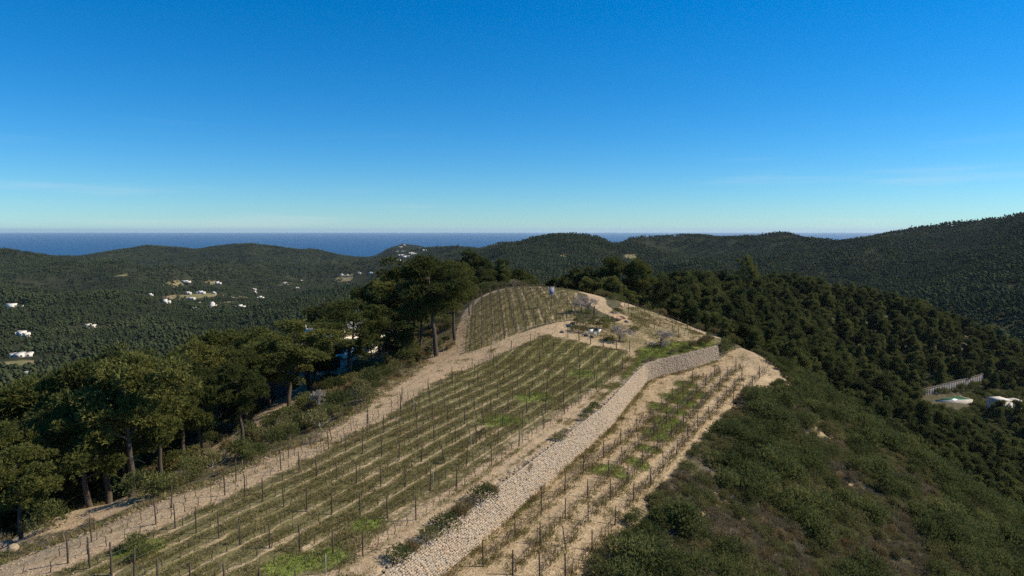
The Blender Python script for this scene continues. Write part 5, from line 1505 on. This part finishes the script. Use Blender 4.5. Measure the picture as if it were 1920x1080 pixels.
# scrub on the right slope and banks
n = 38000
q = np.column_stack([rng.uniform(5, 150, n), rng.uniform(36, 165, n)])
q = q[visible_xy(q[:, 0], q[:, 1], .05)]
sp = (q - E0) @ EN; ss = (q - E0) @ ED
dE_, sE_, _ = seg_dist(q[:, 0], q[:, 1], E_LINE)
w_ = dE_ * sE_
ok = (w_ > .7) & (sp < 95)
for poly in (GRASSBANK, SMALLV, GARDEN): ok &= poly_sd(q[:, 0], q[:, 1], poly) < -.6
for pts, w in PATHS: ok &= line_dist(q[:, 0], q[:, 1], pts) > w + .5
stq, pq2, arc2 = wall_step(q[:, 0], q[:, 1])
ok &= (pq2 > 1)
dens = fbm(q[:, 0] / 7, q[:, 1] / 7, 61, 3)
ok &= dens > rng.uniform(-.85, .02, len(q)) - .2 * sstep(3, 14, w_)
q, w_ = q[ok], w_[ok]
z = H(q[:, 0], q[:, 1])
vis = seen(q[:, 0], q[:, 1], z + .8, 50, .3)
q, z, w_ = q[vis], z[vis], w_[vis]
species = fbm(q[:, 0] / 5, q[:, 1] / 5, 66, 3) + rng.normal(0, .16, len(q))
kindi = np.where(species > .16, 0, np.where(species > -.22, 1, np.where(rng.random(len(q)) < .72, 2, 3)))
kindi = np.where(rng.random(len(q)) < .05, 4, kindi)
size = rng.uniform(.65, 1.35, len(q)) * np.where(kindi == 0, rng.choice([1, 1.2, 1.9], len(q)), 1.0) * (1 + .25 * sstep(5, 30, w_))
size = np.where(w_ < 2.5, np.minimum(size, .9), size)
rank = np.argsort(np.hypot(q[:, 0], q[:, 1]) / size)
names = ['green', 'olive', 'grey', 'straw', 'dead']
LABS = ['dark green mound-shaped shrub on the right slope', 'olive heathy shrub on the right slope', 'grey-brown dry shrub on the right slope', 'tan grass clump on the right slope', 'pale dead brushwood on the right slope']
for i in rank[:280]:
    kd = names[kindi[i]]
    u_, v_ = project(q[i, 0], q[i, 1], z[i])
    zone = 'edge of the terrace rows' if w_[i] < 5 else 'right edge of the photo' if u_ > 1650 else 'bottom of the scrub slope' if v_ > 960 else 'middle of the scrub slope' if v_ > 830 else 'upper scrub slope'
    shrub(kd, (q[i, 0], q[i, 1], z[i] - .05), size[i], ('large ' if size[i] > 1.7 else 'small ' if size[i] < .95 else '') + LABS[kindi[i]] + ', at the ' + zone, 'scrub of the right slope: ' + kd + ', ' + zone)
rest = rank[280:]
allm = sum((SH[k] for k in names), [])
starts = np.cumsum([0] + [len(SH[k]) for k in names])
SC = proto_collection('scrub', allm)
pk = starts[kindi[rest]] + (rng.random(len(rest)) * np.array([len(SH[k]) for k in names])[kindi[rest]]).astype(int)
sz3 = size[rest][:, None] * rng.uniform(.8, 1.2, (len(rest), 3))
scatter('slope_scrub', SC, len(allm), np.column_stack([q[rest], z[rest] - .05]), sz3, rng.uniform(0, 6.28, len(rest)), 'dense low mediterranean scrub covering the right slope', 'scrub', pk)
print('scrub', len(q))
# scrub on the left bank, under the pines, and behind the top field
n = 9000
q = np.column_stack([rng.uniform(-75, 45, n), rng.uniform(40, 190, n)])
ok = visible_xy(q[:, 0], q[:, 1], .05)
q = q[ok]
dT = poly_sd(q[:, 0], q[:, 1], TRACK)
st, p_, a_ = wall_step(q[:, 0], q[:, 1])
ok = clear_of_hilltop(q[:, 0], q[:, 1]) | ((dT < -.8) & (dT > -3.5))
for poly in (FIELD, UPPER, GRASSBANK, GARDEN, SMALLV): ok &= poly_sd(q[:, 0], q[:, 1], poly) < -1.2
for pts, w in ROADS: ok &= line_dist(q[:, 0], q[:, 1], pts) > w + .2
for pts, w in PATHS: ok &= line_dist(q[:, 0], q[:, 1], pts) > w + .6
ok &= (p_ < -3)
ok &= np.hypot(q[:, 0] - HOUSE[0], q[:, 1] - HOUSE[1]) > 7
q = q[ok]
dens = fbm(q[:, 0] / 8, q[:, 1] / 8, 71, 3)
q = q[dens > rng.uniform(-.7, .25, len(q))]
z = H(q[:, 0], q[:, 1])
vis = seen(q[:, 0], q[:, 1], z + 1.0, 50, .3); q, z = q[vis], z[vis]
kindi = rng.choice([0, 0, 1, 1, 2, 3], len(q))
dT = poly_sd(q[:, 0], q[:, 1], TRACK)
size = rng.uniform(.7, 1.6, len(q)) * np.where(dT > -2.5, .6, 1.15)
kindi = np.where((dT > -2.2) & (rng.random(len(q)) < .6), 3, kindi)
pk = starts[kindi] + (rng.random(len(q)) * np.array([len(SH[k]) for k in names])[kindi]).astype(int)
scatter('bank_scrub', SC, len(allm), np.column_stack([q, z - .05]), size[:, None] * rng.uniform(.8, 1.25, (len(q), 3)), rng.uniform(0, 6.28, len(q)), 'undergrowth on the left bank below the pines and around the hilltop', 'scrub', pk)
# garden scrub round the pool villa
n = 1700
q = np.column_stack([rng.uniform(VILLA_C[0] - 45, VILLA_C[0] + 40, n), rng.uniform(VILLA_C[1] - 40, VILLA_C[1] + 26, n)])
z = H(q[:, 0], q[:, 1]); u_, v_ = project(q[:, 0], q[:, 1], z)
ok = visible_xy(q[:, 0], q[:, 1]) & ~((u_ > 1728) & (u_ < 1815) & (v_ > 738) & (v_ < 772)) & ~((u_ > 1850) & (v_ > 760) & (v_ < 800) & (rng.random(n) < .3))
q, z = q[ok], z[ok]
kindi = rng.choice([0, 0, 0, 1], len(q))
pk = starts[kindi] + (rng.random(len(q)) * 3).astype(int)
scatter('villa_scrub', SC, len(allm), np.column_stack([q, z - .05]), rng.uniform(.9, 2.6, len(q)), rng.uniform(0, 6.28, len(q)), 'dark garden bushes around the pool villa in the right valley', 'bushes', pk)
# bigger bushes on the bank right of the wide pine
for k, (u, v, s, kd) in enumerate([(560, 812, 2.0, 'green'), (600, 800, 2.2, 'olive'), (640, 770, 2.2, 'green'), (680, 752, 2.0, 'olive'), (700, 722, 2.2, 'green'), (735, 705, 2.0, 'olive'), (760, 680, 2.0, 'green'), (790, 668, 1.6, 'olive'), (515, 835, 1.6, 'green'), (265, 930, 1.9, 'green'), (330, 880, 2.0, 'green'), (100, 990, 2.0, 'green'), (70, 1000, 1.6, 'olive'), (840, 655, 1.3, 'straw'), (850, 650, 1.2, 'straw'), (853, 612, 1.6, 'olive'), (864, 590, 1.3, 'grey'), (590, 830, 1.2, 'grey'), (540, 790, 1.6, 'green')]):
    lab = ['big dark bush on the bank below the wide pine', 'olive bush right of the dark bank bush', 'big dark bush under the open-crowned pine', 'olive bush near the thin pale-trunked pine', 'dark bush above the track bend', 'olive bush between the thin pine and the tallest pine', 'dark bush under the pale twin-trunked pine', 'olive bush at the foot of the tallest pine', 'dark bush by the sandy yard corner', 'dark bush between the forked and the curved pine trunks', 'round dark bush left of the slim-trunked pine', 'dark hedge-like bush at the lower left bank', 'olive bush at the left end of the bank', 'golden dry clump beside the tallest pine trunk', 'golden dry clump right of the tallest pine trunk', 'olive bush at the corner of the upper field', 'grey bush beside the upper field path', 'grey dry bush on the track edge below the wide pine', 'dark bush in front of the grey shed'][k]
    shrub(kd, hit(u, v), s, lab, 'bushes of the left bank')
# fallen dead branches on the scrub slope
for k, (u, v, l) in enumerate([(1700, 1010, 2.6), (1395, 895, 2.4), (1410, 905, 2.0), (1480, 805, 1.8), (1640, 1020, 2.0)]):
    p = hit(u, v); g = np.random.default_rng(900 + k); mb = MB()
    a = g.uniform(0, 6.28) if k else 1.9
    d = np.array([math.cos(a), math.sin(a), .35])
    pts = np.array([[0, 0, 0.2], d * l * .5 + [0, 0, .35], d * l + [0, 0, .3]])
    mb.tube(pts, [.10, .08, .03], 6)
    for _ in range(9):
        b = pts[0] + (pts[2] - pts[0]) * g.uniform(.2, 1); e = unit(g.normal(0, 1, 3) * [1, 1, .5]) * g.uniform(.4, 1.2)
        mb.tube(np.array([b, b + e * .5 + g.normal(0, .06, 3), b + e]), [.03, .02, .008], 4)
    tag(link('fallen_branch', mb.mesh('fallen_branch', [M['bark_grey']]), None, p), 'pale dead branch on the scrub slope, ' + ['lowest at the right', 'upper one in the middle tangle', 'lower one in the middle tangle', 'highest of all', 'left of the lowest one'][k], 'branch', 'fallen branches')

# ------------------------------------------------------------------ sea air
lo_, hi_ = min(float(GZ.min()), SEA_Z) - 1.0, max(float(GZ.max()), CAM_Z) + 16.0
hz = MB(); hz.box((0, 27000, (lo_ + hi_) / 2), (124000, 70000, hi_ - lo_))
tH = NT('sea haze')
pv_ = tH.n('ShaderNodeVolumePrincipled')
pv_.inputs['Color'].default_value = (.74, .90, .98, 1); pv_.inputs['Density'].default_value = 2.0e-5; pv_.inputs['Anisotropy'].default_value = .2
tH.l(pv_.outputs[0], tH.out.inputs['Volume'])
HAZE = hz.build('haze', tH.m); tag(HAZE, 'thin pale sea haze filling the air over hills and water', 'haze', None, 'stuff')
print('objects', len(bpy.data.objects))
